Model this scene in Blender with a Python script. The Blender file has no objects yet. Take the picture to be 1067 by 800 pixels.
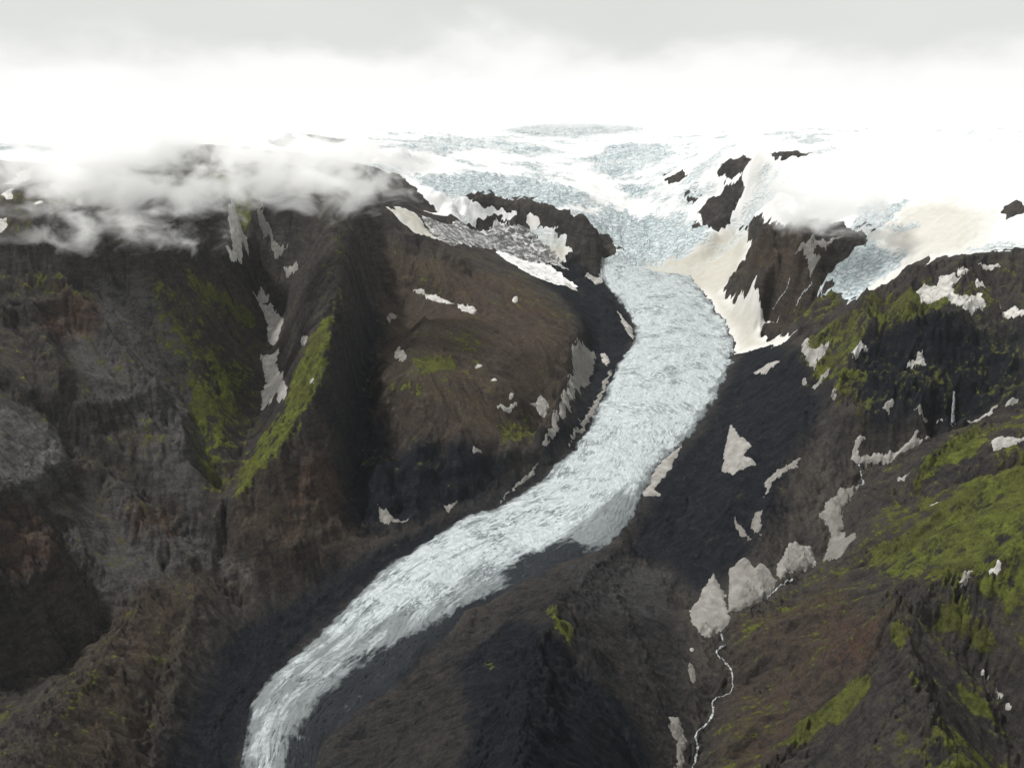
import bpy, math, random
import numpy as np

# ------------------------------------------------------------------ camera, sky, sun, exposure
scene = bpy.context.scene
H, PITCH, FPX = 1400.0, math.radians(19.1), 924.0          # camera height (m), tilt below level, focal length
CX, CY = 533.5, 400.0
cam = bpy.data.cameras.new('camera')
cam.sensor_width = 36.0
cam.lens = 36.0 * FPX / 1067.0
cam.clip_start, cam.clip_end = 1.0, 60000.0
cam_o = bpy.data.objects.new('camera', cam)
cam_o.location = (0, 0, H)
cam_o.rotation_euler = (math.radians(90) - PITCH, 0, 0)
scene.collection.objects.link(cam_o)
scene.camera = cam_o

SUN_EL, SUN_AZ = math.radians(59), math.radians(-76)        # azimuth from +Y towards +X: light from the left, a little behind the view
scene.view_settings.view_transform = 'Standard'
scene.view_settings.look = 'None'
scene.view_settings.exposure = -0.15
scene.view_settings.gamma = 1.0
scene.view_settings.use_curve_mapping = False

world = bpy.data.worlds.new('World')
scene.world = world
world.use_nodes = True
wn, wl = world.node_tree.nodes, world.node_tree.links
wn.clear()


def N(nodes, kind, **kw):
    n = nodes.new(kind)
    for k, v in kw.items():
        if k in n.bl_rna.properties:
            setattr(n, k, v)
        else:
            n.inputs[k].default_value = v
    return n


def build_world():
    out = N(wn, 'ShaderNodeOutputWorld')
    bg = N(wn, 'ShaderNodeBackground')
    sky = N(wn, 'ShaderNodeTexSky', sky_type='NISHITA', sun_disc=False, sun_elevation=SUN_EL, sun_rotation=SUN_AZ,
            altitude=1400.0)
    sk = N(wn, 'ShaderNodeMix', data_type='RGBA', blend_type='MULTIPLY')
    sk.inputs[0].default_value = 1.0
    wl.new(sky.outputs[0], sk.inputs[6])
    sk.inputs[7].default_value = (.09, .09, .09, 1)
    tc = N(wn, 'ShaderNodeTexCoord')
    sep = N(wn, 'ShaderNodeSeparateXYZ')
    wl.new(tc.outputs['Generated'], sep.inputs[0])
    mp = N(wn, 'ShaderNodeMapping')
    mp.inputs['Scale'].default_value = (3.2, 3.2, 6.0)
    wl.new(tc.outputs['Generated'], mp.inputs[0])
    nz = N(wn, 'ShaderNodeTexNoise', **{'Scale': 2.3, 'Detail': 5.0, 'Roughness': .5})
    wl.new(mp.outputs[0], nz.inputs[0])
    a = N(wn, 'ShaderNodeMath', operation='MULTIPLY_ADD')         # elevation + 0.16 * (noise - 0.5)
    wl.new(nz.outputs[0], a.inputs[0])
    a.inputs[1].default_value = .13
    wl.new(sep.outputs[2], a.inputs[2])
    r = N(wn, 'ShaderNodeMapRange', interpolation_type='SMOOTHSTEP')
    wl.new(a.outputs[0], r.inputs[0])
    r.inputs[1].default_value = .062
    r.inputs[2].default_value = .118
    nz2 = N(wn, 'ShaderNodeTexNoise', **{'Scale': 1.1, 'Detail': 5.0, 'Roughness': .5})
    wl.new(mp.outputs[0], nz2.inputs[0])
    gr = N(wn, 'ShaderNodeMix', data_type='RGBA')
    wl.new(nz2.outputs[0], gr.inputs[0])
    gr.inputs[6].default_value = (.76, .77, .74, 1)
    gr.inputs[7].default_value = (.92, .93, .90, 1)
    mx = N(wn, 'ShaderNodeMix', data_type='RGBA')
    wl.new(r.outputs[0], mx.inputs[0])
    mx.inputs[6].default_value = (1.13, 1.135, 1.12, 1)           # bright gap under the cloud deck
    wl.new(gr.outputs[2], mx.inputs[7])
    mm = N(wn, 'ShaderNodeMix', data_type='RGBA')                 # thick overcast in front of the blue sky
    mm.inputs[0].default_value = .96
    wl.new(sk.outputs[2], mm.inputs[6])
    wl.new(mx.outputs[2], mm.inputs[7])
    wl.new(mm.outputs[2], bg.inputs[0])
    bg.inputs[1].default_value = 1.0
    wl.new(bg.outputs[0], out.inputs[0])


build_world()
sun = bpy.data.lights.new('sun', 'SUN')
sun.energy = 5.0
sun.angle = math.radians(5)
sun.color = (1.0, .972, .93)
sun_o = bpy.data.objects.new('sun', sun)
sun_o.rotation_euler = (math.pi / 2 - SUN_EL, 0, math.pi - SUN_AZ)
scene.collection.objects.link(sun_o)

cy = scene.cycles
cy.max_bounces = 10
cy.diffuse_bounces = 3
cy.glossy_bounces = 2
cy.transmission_bounces = 2
cy.volume_bounces = 10
cy.transparent_max_bounces = 8
cy.volume_step_rate = 0.5
cy.volume_max_steps = 256
cy.use_denoising = True
cy.use_adaptive_sampling = True
cy.adaptive_threshold = 0.02

# ------------------------------------------------------------------ helpers
SP, CP = math.sin(PITCH), math.cos(PITCH)


def ray(px, py):
    px, py = np.asarray(px, float), np.asarray(py, float)
    u, v = (px - CX) / FPX, (CY - py) / FPX
    return np.stack([u, CP + v * SP, -SP + v * CP], -1)


def at(px, py, z):
    d = ray(px, py)
    t = (np.asarray(z, float) - H) / d[..., 2]
    return d * t[..., None] + np.array([0, 0, H])


def hash2(ix, iy, seed):
    with np.errstate(over='ignore'):
        h = (ix.astype(np.int64) * 374761393 + iy.astype(np.int64) * 668265263 + seed * 1442695041) & 0xffffffff
        h = ((h ^ (h >> 13)) * 1274126177) & 0xffffffff
        h = ((h ^ (h >> 15)) * 2246822519) & 0xffffffff
    return (h ^ (h >> 16)) & 0xffffffff


def perlin(x, y, seed=0):
    x0, y0 = np.floor(x), np.floor(y)
    fx, fy = (x - x0), (y - y0)
    u = fx * fx * fx * (fx * (fx * 6 - 15) + 10)
    v = fy * fy * fy * (fy * (fy * 6 - 15) + 10)

    def g(i, j):
        a = hash2(x0 + i, y0 + j, seed) * (2 * math.pi / 4294967296.0)
        return np.cos(a) * (fx - i) + np.sin(a) * (fy - j)
    n0 = g(0, 0) * (1 - u) + g(1, 0) * u
    n1 = g(0, 1) * (1 - u) + g(1, 1) * u
    return (n0 * (1 - v) + n1 * v) * 1.5


def fbm(x, y, wl_, octv=4, seed=0, gain=.5):
    s, a, f, tot = 0, 1.0, 1.0 / wl_, 0
    for k in range(octv):
        s = s + a * perlin(x * f + 17.3 * k, y * f - 9.1 * k, seed + k)
        tot += a
        a *= gain
        f *= 2.03
    return s / tot


def ridged(x, y, wl_, octv=4, seed=0, gain=.5):
    s, a, f, tot, w = 0, 1.0, 1.0 / wl_, 0, 1.0
    for k in range(octv):
        n = 1 - np.abs(perlin(x * f + 7.7 * k, y * f + 3.3 * k, seed + k)) * 1.6
        n = np.clip(n, 0, 1) ** 2
        s = s + a * n * w
        w = np.clip(n * 1.5, .25, 1)
        tot += a
        a *= gain
        f *= 2.07
    return s / tot


def gullies(x, y, gx, gy, wl_, octv=4, seed=0, gain=.5, branch=.7):
    """stripes that run down the slope (gx, gy): eroded ribs and gullies; returns about -1..1"""
    f = 1.0 / wl_
    out, a, tot = 0, 1.0, 0
    cgx, cgy = gx.copy(), gy.copy()
    for k in range(octv):
        m = np.hypot(cgx, cgy) + 1e-6
        sx, sy = -cgy / m, cgx / m
        px, py = x * f, y * f
        ix, iy = np.floor(px), np.floor(py)
        va = 0; dx = 0; dy = 0; wt = 0
        for i in (-1, 0, 1):
            for j in (-1, 0, 1):
                h = hash2(ix + i, iy + j, seed + 31 * k)
                ox = ix + i + (h & 0xffff) / 65535.0
                oy = iy + j + (h >> 16) / 65535.0
                qx, qy = px - ox, py - oy
                w = np.exp(-(qx * qx + qy * qy) * 2.2)
                ph = (qx * sx + qy * sy) * 2 * math.pi * 1.1 + (h & 0xff)
                c, s_ = np.cos(ph), np.sin(ph)
                va = va + w * c
                dx = dx - w * s_ * sx
                dy = dy - w * s_ * sy
                wt = wt + w
        va, dx, dy = va / wt, dx / wt, dy / wt
        out = out + a * va
        tot += a
        # the new stripes bend the slope the next, finer ones follow
        cgx, cgy = cgx + branch * a * dx, cgy + branch * a * dy
        a *= gain
        f *= 1.95
    return out / tot


def sstep(a, b, x):
    t = np.clip((x - a) / (b - a), 0, 1)
    return t * t * (3 - 2 * t)


# ------------------------------------------------------------------ the lie of the land: ridge, valley and ice lines
TONGUE = [  # left margin, right margin, surface height
    (238, 850, 300, 880, 38), (250, 800, 325, 816, 50), (258, 750, 338, 778, 65), (275, 715, 355, 754, 80),
    (300, 688, 385, 730, 95), (337, 655, 422, 702, 118),
    (382, 608, 455, 670, 140), (425, 577, 485, 636, 162), (470, 549, 530, 612, 182), (520, 525, 585, 588, 205),
    (565, 500, 640, 565, 228), (597, 470, 668, 522, 252), (617, 440, 692, 482, 278), (630, 410, 725, 448, 308),
    (645, 378, 750, 408, 340), (661, 352, 764, 368, 366), (655, 330, 759, 342, 392), (640, 308, 743, 318, 425),
    (625, 290, 729, 298, 452), (628, 276, 715, 282, 488)]

LINES = [
    # glacier bed: margins and middle
    [(a, b, z) for a, b, c, d, z in TONGUE], [(c, d, z) for a, b, c, d, z in TONGUE],
    [((a + c) / 2, (b + d) / 2, z + 2) for a, b, c, d, z in TONGUE],
    # icefall and ice cap
    [(683, 277, 492), (690, 250, 580), (655, 215, 720), (600, 200, 800), (560, 188, 850), (550, 160, 960), (560, 135, 1050)],
    [(740, 270, 530), (742, 250, 610), (738, 230, 690), (715, 205, 790), (700, 180, 890), (700, 160, 965)],
    [(628, 280, 490), (640, 255, 600), (625, 240, 670), (590, 222, 740), (530, 206, 800), (470, 206, 830), (445, 198, 860)],
    [(430, 185, 900), (450, 165, 970), (460, 140, 1040)], [(640, 150, 990), (650, 132, 1055)],
    # cliff band under the shelf
    [(470, 213, 790), (510, 222, 740), (545, 236, 670), (585, 245, 640), (600, 262, 570)],
    # dirty side valley left of the icefall
    [(440, 218, 775), (480, 232, 700), (520, 250, 625), (560, 270, 550), (605, 290, 470), (640, 330, 398)],
    [(640, 330, 398), (620, 370, 340), (600, 400, 312), (580, 440, 275), (545, 490, 235), (480, 525, 212), (400, 562, 188),
     (300, 622, 135), (225, 700, 92), (200, 790, 60), (190, 900, 40)],
    # brown table hill: rim and top
    [(425, 240, 770), (470, 262, 690), (520, 280, 610), (560, 300, 555), (595, 330, 480), (600, 352, 445), (588, 395, 400),
     (578, 430, 365), (550, 462, 318), (500, 478, 305), (450, 482, 312), (400, 485, 325)],
    [(420, 265, 700), (460, 295, 610), (520, 318, 545), (560, 340, 490)], [(440, 330, 570), (500, 370, 480), (540, 410, 415)],
    [(410, 360, 535), (420, 410, 455), (470, 440, 385)],
    # dark gully between table hill and spur
    [(392, 262, 710), (388, 285, 645), (381, 350, 515), (371, 420, 398), (366, 500, 288), (388, 550, 202)],
    # spur
    [(385, 225, 850), (367, 262, 800), (358, 300, 740), (350, 335, 680), (346, 400, 562), (300, 470, 430), (252, 520, 338),
     (250, 560, 275), (262, 592, 215)],
    # snow gully
    [(255, 250, 740), (263, 290, 620), (278, 335, 520), (281, 400, 425), (258, 460, 366), (238, 515, 318), (234, 560, 256),
     (242, 600, 200), (262, 640, 135)],
    # left mountain: crest under the cloud and ribs
    [(-260, 195, 1060), (-120, 190, 1060), (20, 195, 1050), (90, 208, 1010), (180, 205, 1000), (260, 190, 1020), (330, 180, 1010), (400, 180, 930)],
    [(90, 215, 1000), (60, 290, 820), (85, 340, 700), (140, 420, 528), (188, 468, 436), (225, 520, 330)],
    [(180, 215, 980), (165, 270, 830), (200, 330, 660), (232, 400, 495), (222, 470, 400)],
    [(-100, 300, 850), (0, 320, 770), (40, 390, 640), (70, 470, 482), (90, 520, 380), (110, 575, 290)],
    [(-200, 400, 780), (-100, 450, 670), (0, 510, 505), (60, 530, 405)],
    [(-250, 560, 590), (-120, 590, 500), (0, 600, 405), (60, 592, 345), (120, 605, 265), (170, 600, 235)],
    [(-250, 700, 420), (-120, 720, 310), (0, 705, 228), (60, 670, 205), (110, 640, 214)],
    [(205, 605, 215), (165, 650, 198), (120, 690, 205), (60, 760, 222), (20, 820, 236), (-30, 900, 250)],
    [(-250, 830, 350), (-150, 900, 320)],
    # middle hill
    [(640, 582, 207), (612, 605, 245), (583, 640, 292), (563, 690, 318), (550, 730, 338), (543, 790, 372), (535, 880, 400), (530, 1000, 420)],
    [(545, 597, 178), (492, 652, 145), (430, 712, 112), (375, 765, 86), (342, 820, 66), (320, 890, 58)],
    [(450, 720, 180), (400, 790, 170), (380, 880, 170)],
    [(690, 592, 212), (712, 640, 190), (718, 700, 165), (705, 760, 135), (695, 830, 115)],
    [(640, 700, 225), (625, 790, 245)],
    # dark scree right of the tongue, stream bed
    [(660, 560, 205), (690, 600, 210), (722, 645, 192), (745, 665, 180), (760, 700, 158), (744, 730, 142), (726, 765, 122), (722, 800, 108), (715, 900, 90)],
    [(745, 665, 180), (790, 625, 212), (830, 597, 240), (870, 565, 278), (890, 500, 352), (950, 462, 420), (992, 439, 450), (1030, 428, 470)],
    [(772, 395, 372), (740, 450, 312), (712, 500, 268), (690, 550, 235)],
    [(800, 400, 410), (775, 470, 345), (755, 540, 275), (750, 600, 218)],
    [(845, 400, 480), (850, 450, 415), (820, 520, 312), (800, 570, 262)],
    [(880, 430, 480), (895, 465, 405)],
    # land above the waterfall, mossy crest
    [(960, 417, 528), (993, 408, 543), (1040, 402, 555)], [(1000, 380, 600), (950, 385, 585), (900, 395, 545)],
    [(960, 340, 680), (1040, 330, 695), (1120, 340, 690)],
    [(1200, 262, 850), (1120, 265, 835), (1060, 272, 825), (1000, 280, 795), (950, 291, 768), (900, 320, 690), (850, 358, 560), (832, 372, 520), (815, 385, 450)],
    # behind the crest: hanging ice, snow fields
    [(855, 308, 640), (890, 308, 632), (930, 296, 690), (970, 278, 760)],
    [(895, 275, 730), (920, 260, 770), (905, 235, 840), (920, 220, 880)],
    [(1000, 240, 860), (1000, 220, 905), (1000, 180, 1020)], [(1100, 240, 880), (1067, 200, 980), (1067, 170, 1055), (1150, 160, 1080)],
    [(1000, 145, 1090), (1100, 140, 1110), (900, 150, 1070)],
    # buttress
    [(790, 250, 760), (812, 242, 785), (850, 242, 790), (885, 246, 790)], [(800, 275, 690), (840, 290, 655), (865, 300, 640)],
    [(757, 305, 482), (775, 335, 440), (800, 335, 460), (830, 335, 500), (850, 322, 560), (865, 315, 600)],
    # snow couloir left of the buttress, upper rock spur
    [(772, 242, 640), (765, 270, 560), (755, 292, 495)],
    [(742, 236, 680), (758, 205, 800), (772, 180, 925), (785, 163, 1010), (840, 160, 1030)],
    [(785, 225, 760), (830, 205, 880), (860, 190, 950)],
    # mossy mountain on the right
    [(900, 545, 352), (930, 505, 410), (975, 465, 500), (1020, 448, 545), (1080, 445, 575), (1180, 440, 620)],
    [(885, 595, 305), (930, 600, 350), (1000, 560, 480), (1067, 525, 560), (1160, 500, 640)],
    [(935, 640, 418), (955, 708, 402), (985, 800, 380), (1000, 900, 360), (1005, 1000, 350)],
    [(935, 640, 418), (985, 612, 440), (1040, 585, 500), (1100, 570, 560)],
    [(985, 650, 400), (1035, 700, 335), (1060, 760, 290), (1075, 840, 250)], [(1090, 650, 450), (1130, 720, 400), (1180, 800, 380)],
    [(860, 660, 300), (850, 720, 255), (840, 790, 220)],
    [(800, 640, 212), (795, 700, 190), (780, 790, 160)],
    [(930, 500, 405), (950, 520, 420), (990, 530, 465)],
]


def lattice():
    pts = []
    for ln in LINES:
        a = np.array(ln, float)
        w = at(a[:, 0], a[:, 1], a[:, 2])
        for i in range(len(w) - 1):
            n = max(1, int(np.hypot(*(w[i + 1] - w[i])[:2]) / 70))
            for k in range(n):
                pts.append(w[i] + (w[i + 1] - w[i]) * k / n)
        pts.append(w[-1])
    # ice cap rising gently behind, up to the far edge
    for y, z in ((6600, 1058), (7500, 1085), (9000, 1130), (11000, 1180), (13000, 1215)):
        for u in np.linspace(-.75, .75, 9):
            pts.append(np.array([u * y, y, z]))
    for x in (-2600, -2000, -1500):
        pts.append(np.array([x, 4200., 1050.])); pts.append(np.array([x, 5200., 1050.]))
    pts.append(np.array([-600, 4900., 1040.]))
    for x, z in ((1900, 1080), (2600, 1100), (1200, 1040)):
        pts.append(np.array([x, 5000., z]))
    return np.array(pts)


Y0, Y1, YF = 780.0, 6600.0, 13000.0
NA, NB, NF = 980, 860, 40
SPREAD = .77
GROW = math.log(Y1 / Y0) / NB


def hw(y):
    return SPREAD * (CP * y + 350.0)


YROW = np.concatenate([Y0 * np.exp(GROW * np.arange(NB + 1)), np.linspace(Y1, YF, NF + 1)[1:]])
ROWS = len(YROW)
AC = np.linspace(-1, 1, NA + 1)


def solve_base():
    p = lattice()
    key = np.unique(np.round(p[:, :2] / 12).astype(int), axis=0, return_index=True)[1]
    p = p[key]
    s = 1000.0
    xy = p[:, :2] / s
    n = len(xy)
    r = np.hypot(xy[:, None, 0] - xy[None, :, 0], xy[:, None, 1] - xy[None, :, 1])
    A = np.zeros((n + 3, n + 3))
    A[:n, :n] = r - .004 * np.eye(n)
    A[:n, n] = 1; A[:n, n + 1:] = xy
    A[n:, :n] = A[:n, n:].T
    b = np.zeros(n + 3); b[:n] = p[:, 2]
    c = np.linalg.solve(A, b)
    ai = np.linspace(0, NA, 226); bi = np.linspace(0, ROWS - 1, 235)
    yy = np.interp(bi, np.arange(ROWS), YROW)
    aa = np.interp(ai, np.arange(NA + 1), AC)
    X = aa[None, :] * hw(yy)[:, None]; Y = np.repeat(yy[:, None], len(aa), 1)
    q = np.stack([X.ravel(), Y.ravel()], 1) / s
    z = np.empty(len(q))
    for i in range(0, len(q), 4000):
        k = q[i:i + 4000]
        d = np.hypot(k[:, None, 0] - xy[None, :, 0], k[:, None, 1] - xy[None, :, 1])
        z[i:i + 4000] = d @ c[:n] + c[n] + k @ c[n + 1:]
    z = z.reshape(X.shape)
    # cubic upsampling to the fine sheet

    def up(m, src, dst):
        i = np.clip(np.searchsorted(src, dst, side='right') - 1, 0, len(src) - 2)
        t = (dst - src[i]) / (src[i + 1] - src[i])
        im, ip = np.clip(i - 1, 0, None), np.clip(i + 2, None, len(src) - 1)
        t = t[:, None]
        return .5 * (2 * m[i] + (m[i + 1] - m[im]) * t + (2 * m[im] - 5 * m[i] + 4 * m[i + 1] - m[ip]) * t * t +
                     (3 * m[i] - m[im] - 3 * m[i + 1] + m[ip]) * t ** 3)
    z = up(z, bi, np.arange(ROWS, dtype=float))
    z = up(z.T.copy(), ai, np.arange(NA + 1, dtype=float)).T
    return np.ascontiguousarray(z)


Z = solve_base()
X = AC[None, :] * hw(YROW)[:, None]
Y = np.repeat(YROW[:, None], NA + 1, 1)


def grid_ab(x, y):
    b = np.where(y <= Y1, np.log(np.maximum(y, Y0) / Y0) / GROW, NB + (y - Y1) / (YF - Y1) * NF)
    a = (x / hw(y) + 1) * .5 * NA
    return np.clip(a, 0, NA - 1e-4), np.clip(b, 0, ROWS - 1 - 1e-4)


def samp(F, x, y):
    a, b = grid_ab(np.asarray(x, float), np.asarray(y, float))
    i, j = a.astype(int), b.astype(int)
    u, v = a - i, b - j
    return (F[j, i] * (1 - u) * (1 - v) + F[j, i + 1] * u * (1 - v) + F[j + 1, i] * (1 - u) * v + F[j + 1, i + 1] * u * v)


def drop(pts, surf=None):
    """where the sight lines through these picture points meet the land: world x, y"""
    Zd = Z if surf is None else surf
    p = np.array(pts, float)
    d = ray(p[:, 0], p[:, 1])
    t = 850 * np.exp(np.linspace(0, math.log(14), 700))
    P = d[:, None, :] * t[None, :, None] + np.array([0, 0, H])
    below = P[..., 2] < samp(Zd, P[..., 0], P[..., 1])
    k = np.argmax(below, 1)
    k = np.where(below.any(1), k, len(t) - 1)
    lo, hi = t[np.maximum(k - 1, 0)], t[k]
    for _ in range(14):
        m = (lo + hi) / 2
        Q = d * m[:, None] + np.array([0, 0, H])
        b = Q[:, 2] < samp(Zd, Q[:, 0], Q[:, 1])
        hi = np.where(b, m, hi); lo = np.where(b, lo, m)
    Q = d * hi[:, None]
    return Q[:, :2]


def sdist(poly, x, y, reach):
    """signed distance to a polygon, + inside, -reach beyond"""
    out = np.full(x.shape, -float(reach))
    lo, hi = poly.min(0) - reach, poly.max(0) + reach
    m = (x > lo[0]) & (x < hi[0]) & (y > lo[1]) & (y < hi[1])
    if not m.any():
        return out
    px, py = x[m], y[m]
    d2 = np.full(px.shape, 1e18); ins = np.zeros(px.shape, bool)
    n = len(poly)
    for i in range(n):
        ax, ay = poly[i]; bx, by = poly[(i + 1) % n]
        ex, ey = bx - ax, by - ay
        t = np.clip(((px - ax) * ex + (py - ay) * ey) / (ex * ex + ey * ey + 1e-9), 0, 1)
        d2 = np.minimum(d2, (px - ax - t * ex) ** 2 + (py - ay - t * ey) ** 2)
        c = ((ay > py) != (by > py)) & (px < (bx - ax) * (py - ay) / (by - ay + 1e-12) + ax)
        ins ^= c
    d = np.sqrt(d2)
    out[m] = np.maximum(np.where(ins, d, -d), -reach)
    return out


def mask(polys, soft, x=None, y=None, base=False):
    x = X if x is None else x
    y = Y if y is None else y
    r = np.zeros(x.shape)
    for p in polys:
        w = drop(p) if not base else np.array(p, float)
        r = np.maximum(r, sstep(-soft, soft, sdist(w, x, y, soft * 1.01)))
    return r


# ---- zones of the land (outlines walked on the land itself)
ZONE = {
    'left': [(-400, 120), (-400, 900), (160, 900), (175, 760), (205, 690), (245, 625), (240, 560), (250, 520), (300, 470), (346, 400),
             (352, 330), (360, 290), (372, 250), (395, 190), (395, 150)],
    'table': [(372, 235), (355, 320), (346, 400), (300, 470), (250, 520), (240, 560), (245, 620), (330, 592), (400, 555), (470, 520),
              (520, 495), (560, 470), (590, 430), (606, 380), (604, 340), (575, 300), (520, 272), (470, 250), (420, 225)],
    'middle': [(290, 960), (320, 790), (352, 745), (412, 697), (482, 648), (548, 598), (600, 582), (648, 570), (688, 588), (712, 635), (722, 680), (712, 760), (700, 960)],
    'scree': [(648, 572), (672, 525), (695, 482), (728, 448), (755, 405), (772, 365), (800, 352), (835, 366), (850, 395), (880, 425), (893, 470), (885, 520),
              (868, 565), (825, 600), (770, 640), (745, 665), (715, 640), (690, 590)],
    'right': [(1400, 240), (1067, 270), (1000, 278), (950, 292), (900, 322), (850, 355), (835, 366), (850, 395), (880, 425), (893, 470), (885, 520),
              (868, 565), (825, 600), (770, 640), (745, 665), (760, 700), (744, 732), (726, 765), (710, 960), (1400, 960)],
    'buttress': [(772, 242), (800, 238), (880, 240), (905, 255), (860, 300), (900, 312), (850, 355), (835, 366), (800, 352), (772, 350), (752, 310), (762, 280)],
}
ZW = {k: drop(v) for k, v in ZONE.items()}
zone_w = {k: sstep(-40, 40, sdist(v, X, Y, 45)) for k, v in ZW.items()}

# ---- ice outlines
tl = np.array([(a, b, z) for a, b, c, d, z in TONGUE], float)
tr = np.array([(c, d, z) for a, b, c, d, z in TONGUE], float)


def spline(p, n):
    p = np.concatenate([[2 * p[0] - p[1]], p, [2 * p[-1] - p[-2]]])
    m = len(p) - 3
    u = np.linspace(0, m - 1e-9, n)
    i = u.astype(int); t = (u - i)[:, None]
    a, b, c, d = p[i], p[i + 1], p[i + 2], p[i + 3]
    return .5 * (2 * b + (c - a) * t + (2 * a - 5 * b + 4 * c - d) * t * t + (3 * b - a - 3 * c + d) * t ** 3)


TL = spline(at(tl[:, 0], tl[:, 1], tl[:, 2])[:, :2], 400)
TR = spline(at(tr[:, 0], tr[:, 1], tr[:, 2])[:, :2], 400)
tongue_xy = np.concatenate([TL, TR[::-1]])
sd_tongue = sdist(tongue_xy[::6], X, Y, 160)

ICE = {
    'cap': [(-420, 150), (-100, 165), (40, 170), (120, 168), (200, 150), (290, 158), (380, 172), (418, 182), (436, 200), (450, 213), (470, 215), (484, 209), (500, 205), (530, 208),
            (560, 213), (585, 222), (608, 236), (632, 242), (645, 258), (640, 275), (626, 288), (640, 298), (690, 297), (740, 298),
            (752, 290), (765, 268), (774, 240), (810, 236), (880, 236), (886, 238), (906, 250), (890, 262), (870, 275), (853, 293), (859, 309), (897, 311), (920, 304),
            (950, 287), (980, 268), (1012, 266), (1040, 262), (1067, 262), (1200, 250), (1420, 240), (1400, 130), (-400, 130)],
    'apron': [(650, 284), (690, 276), (735, 250), (760, 236), (775, 240), (783, 255), (776, 270), (764, 285), (753, 302), (762, 313),
              (790, 318), (797, 325), (818, 328), (800, 334), (790, 343), (832, 344), (815, 356), (786, 363), (767, 368), (763, 352), (752, 334), (738, 312), (722, 298), (690, 288)],
    'shelf': [(436, 218), (478, 212), (505, 219), (539, 227), (533, 233), (512, 227), (500, 233), (482, 231), (461, 224)],
    'chute': [(549, 228), (567, 229), (560, 238), (575, 240), (586, 228), (580, 243), (588, 248), (594, 262), (592, 275), (578, 270), (566, 258), (553, 245)],
    'dirty': [(404, 217), (420, 217), (434, 224), (450, 242), (462, 256), (446, 252), (425, 236)],
    'rubble': [(440, 225), (480, 233), (520, 234), (548, 240), (572, 260), (592, 284), (560, 274), (515, 258), (470, 254), (452, 246)],
    'streak': [(515, 255), (545, 270), (575, 280), (590, 292), (604, 302), (580, 296), (550, 284), (520, 266)],
}
ROCK = {
    'spur': [(727, 222), (738, 208), (748, 204), (757, 192), (770, 187), (777, 195), (768, 212), (762, 230), (748, 241), (738, 236)],
    'crest': [(746, 182), (756, 168), (774, 162), (783, 166), (775, 178), (760, 185)], 'ledge': [(795, 161), (830, 157), (846, 161), (820, 166)],
    'islet': [(1043, 219), (1058, 210), (1072, 212), (1070, 222), (1050, 227)],
    'fleck1': [(717, 205), (724, 203), (727, 207), (719, 209)],
    'fleck2': [(690, 188), (712, 176), (716, 184), (700, 192)],
    'fleck3': [(280, 150), (300, 138), (310, 144), (296, 155)], 'fleck4': [(320, 140), (360, 146), (350, 150), (322, 146)],
    'fleck5': [(940, 280), (965, 268), (972, 272), (948, 286)],
    'bandrock': [(480, 209), (492, 202), (500, 204), (512, 200), (524, 208), (548, 206), (566, 212), (585, 220), (596, 228), (585, 238), (548, 226), (520, 216)],
}
far_ = 1 + .5 * sstep(2800, 4500, Y)
jx = fbm(X, Y, 60, 4, 41, .6) * 26 * far_
jy = fbm(X, Y, 60, 4, 57, .6) * 26 * far_
sd_ice = np.full(X.shape, -120.)
icek = {}
for k, v in ICE.items():
    s_ = sdist(drop(v), X + jx, Y + jy, 120)
    if k == 'cap':
        s_ = np.maximum(s_, np.where(Y > 6000, 60, -120))
    icek[k] = s_
    sd_ice = np.maximum(sd_ice, s_)
for k, v in ROCK.items():
    sd_ice = np.minimum(sd_ice, -sdist(drop(v), X + jx * .7, Y + jy * .7, 120))
sd_ice = np.where(Y < 2900, -120, sd_ice + np.where(np.abs(sd_ice) < 60, 20 * fbm(X, Y, 42, 4, 63, .65), 0))
ice_in = sstep(-10, 40, sd_ice)

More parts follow.
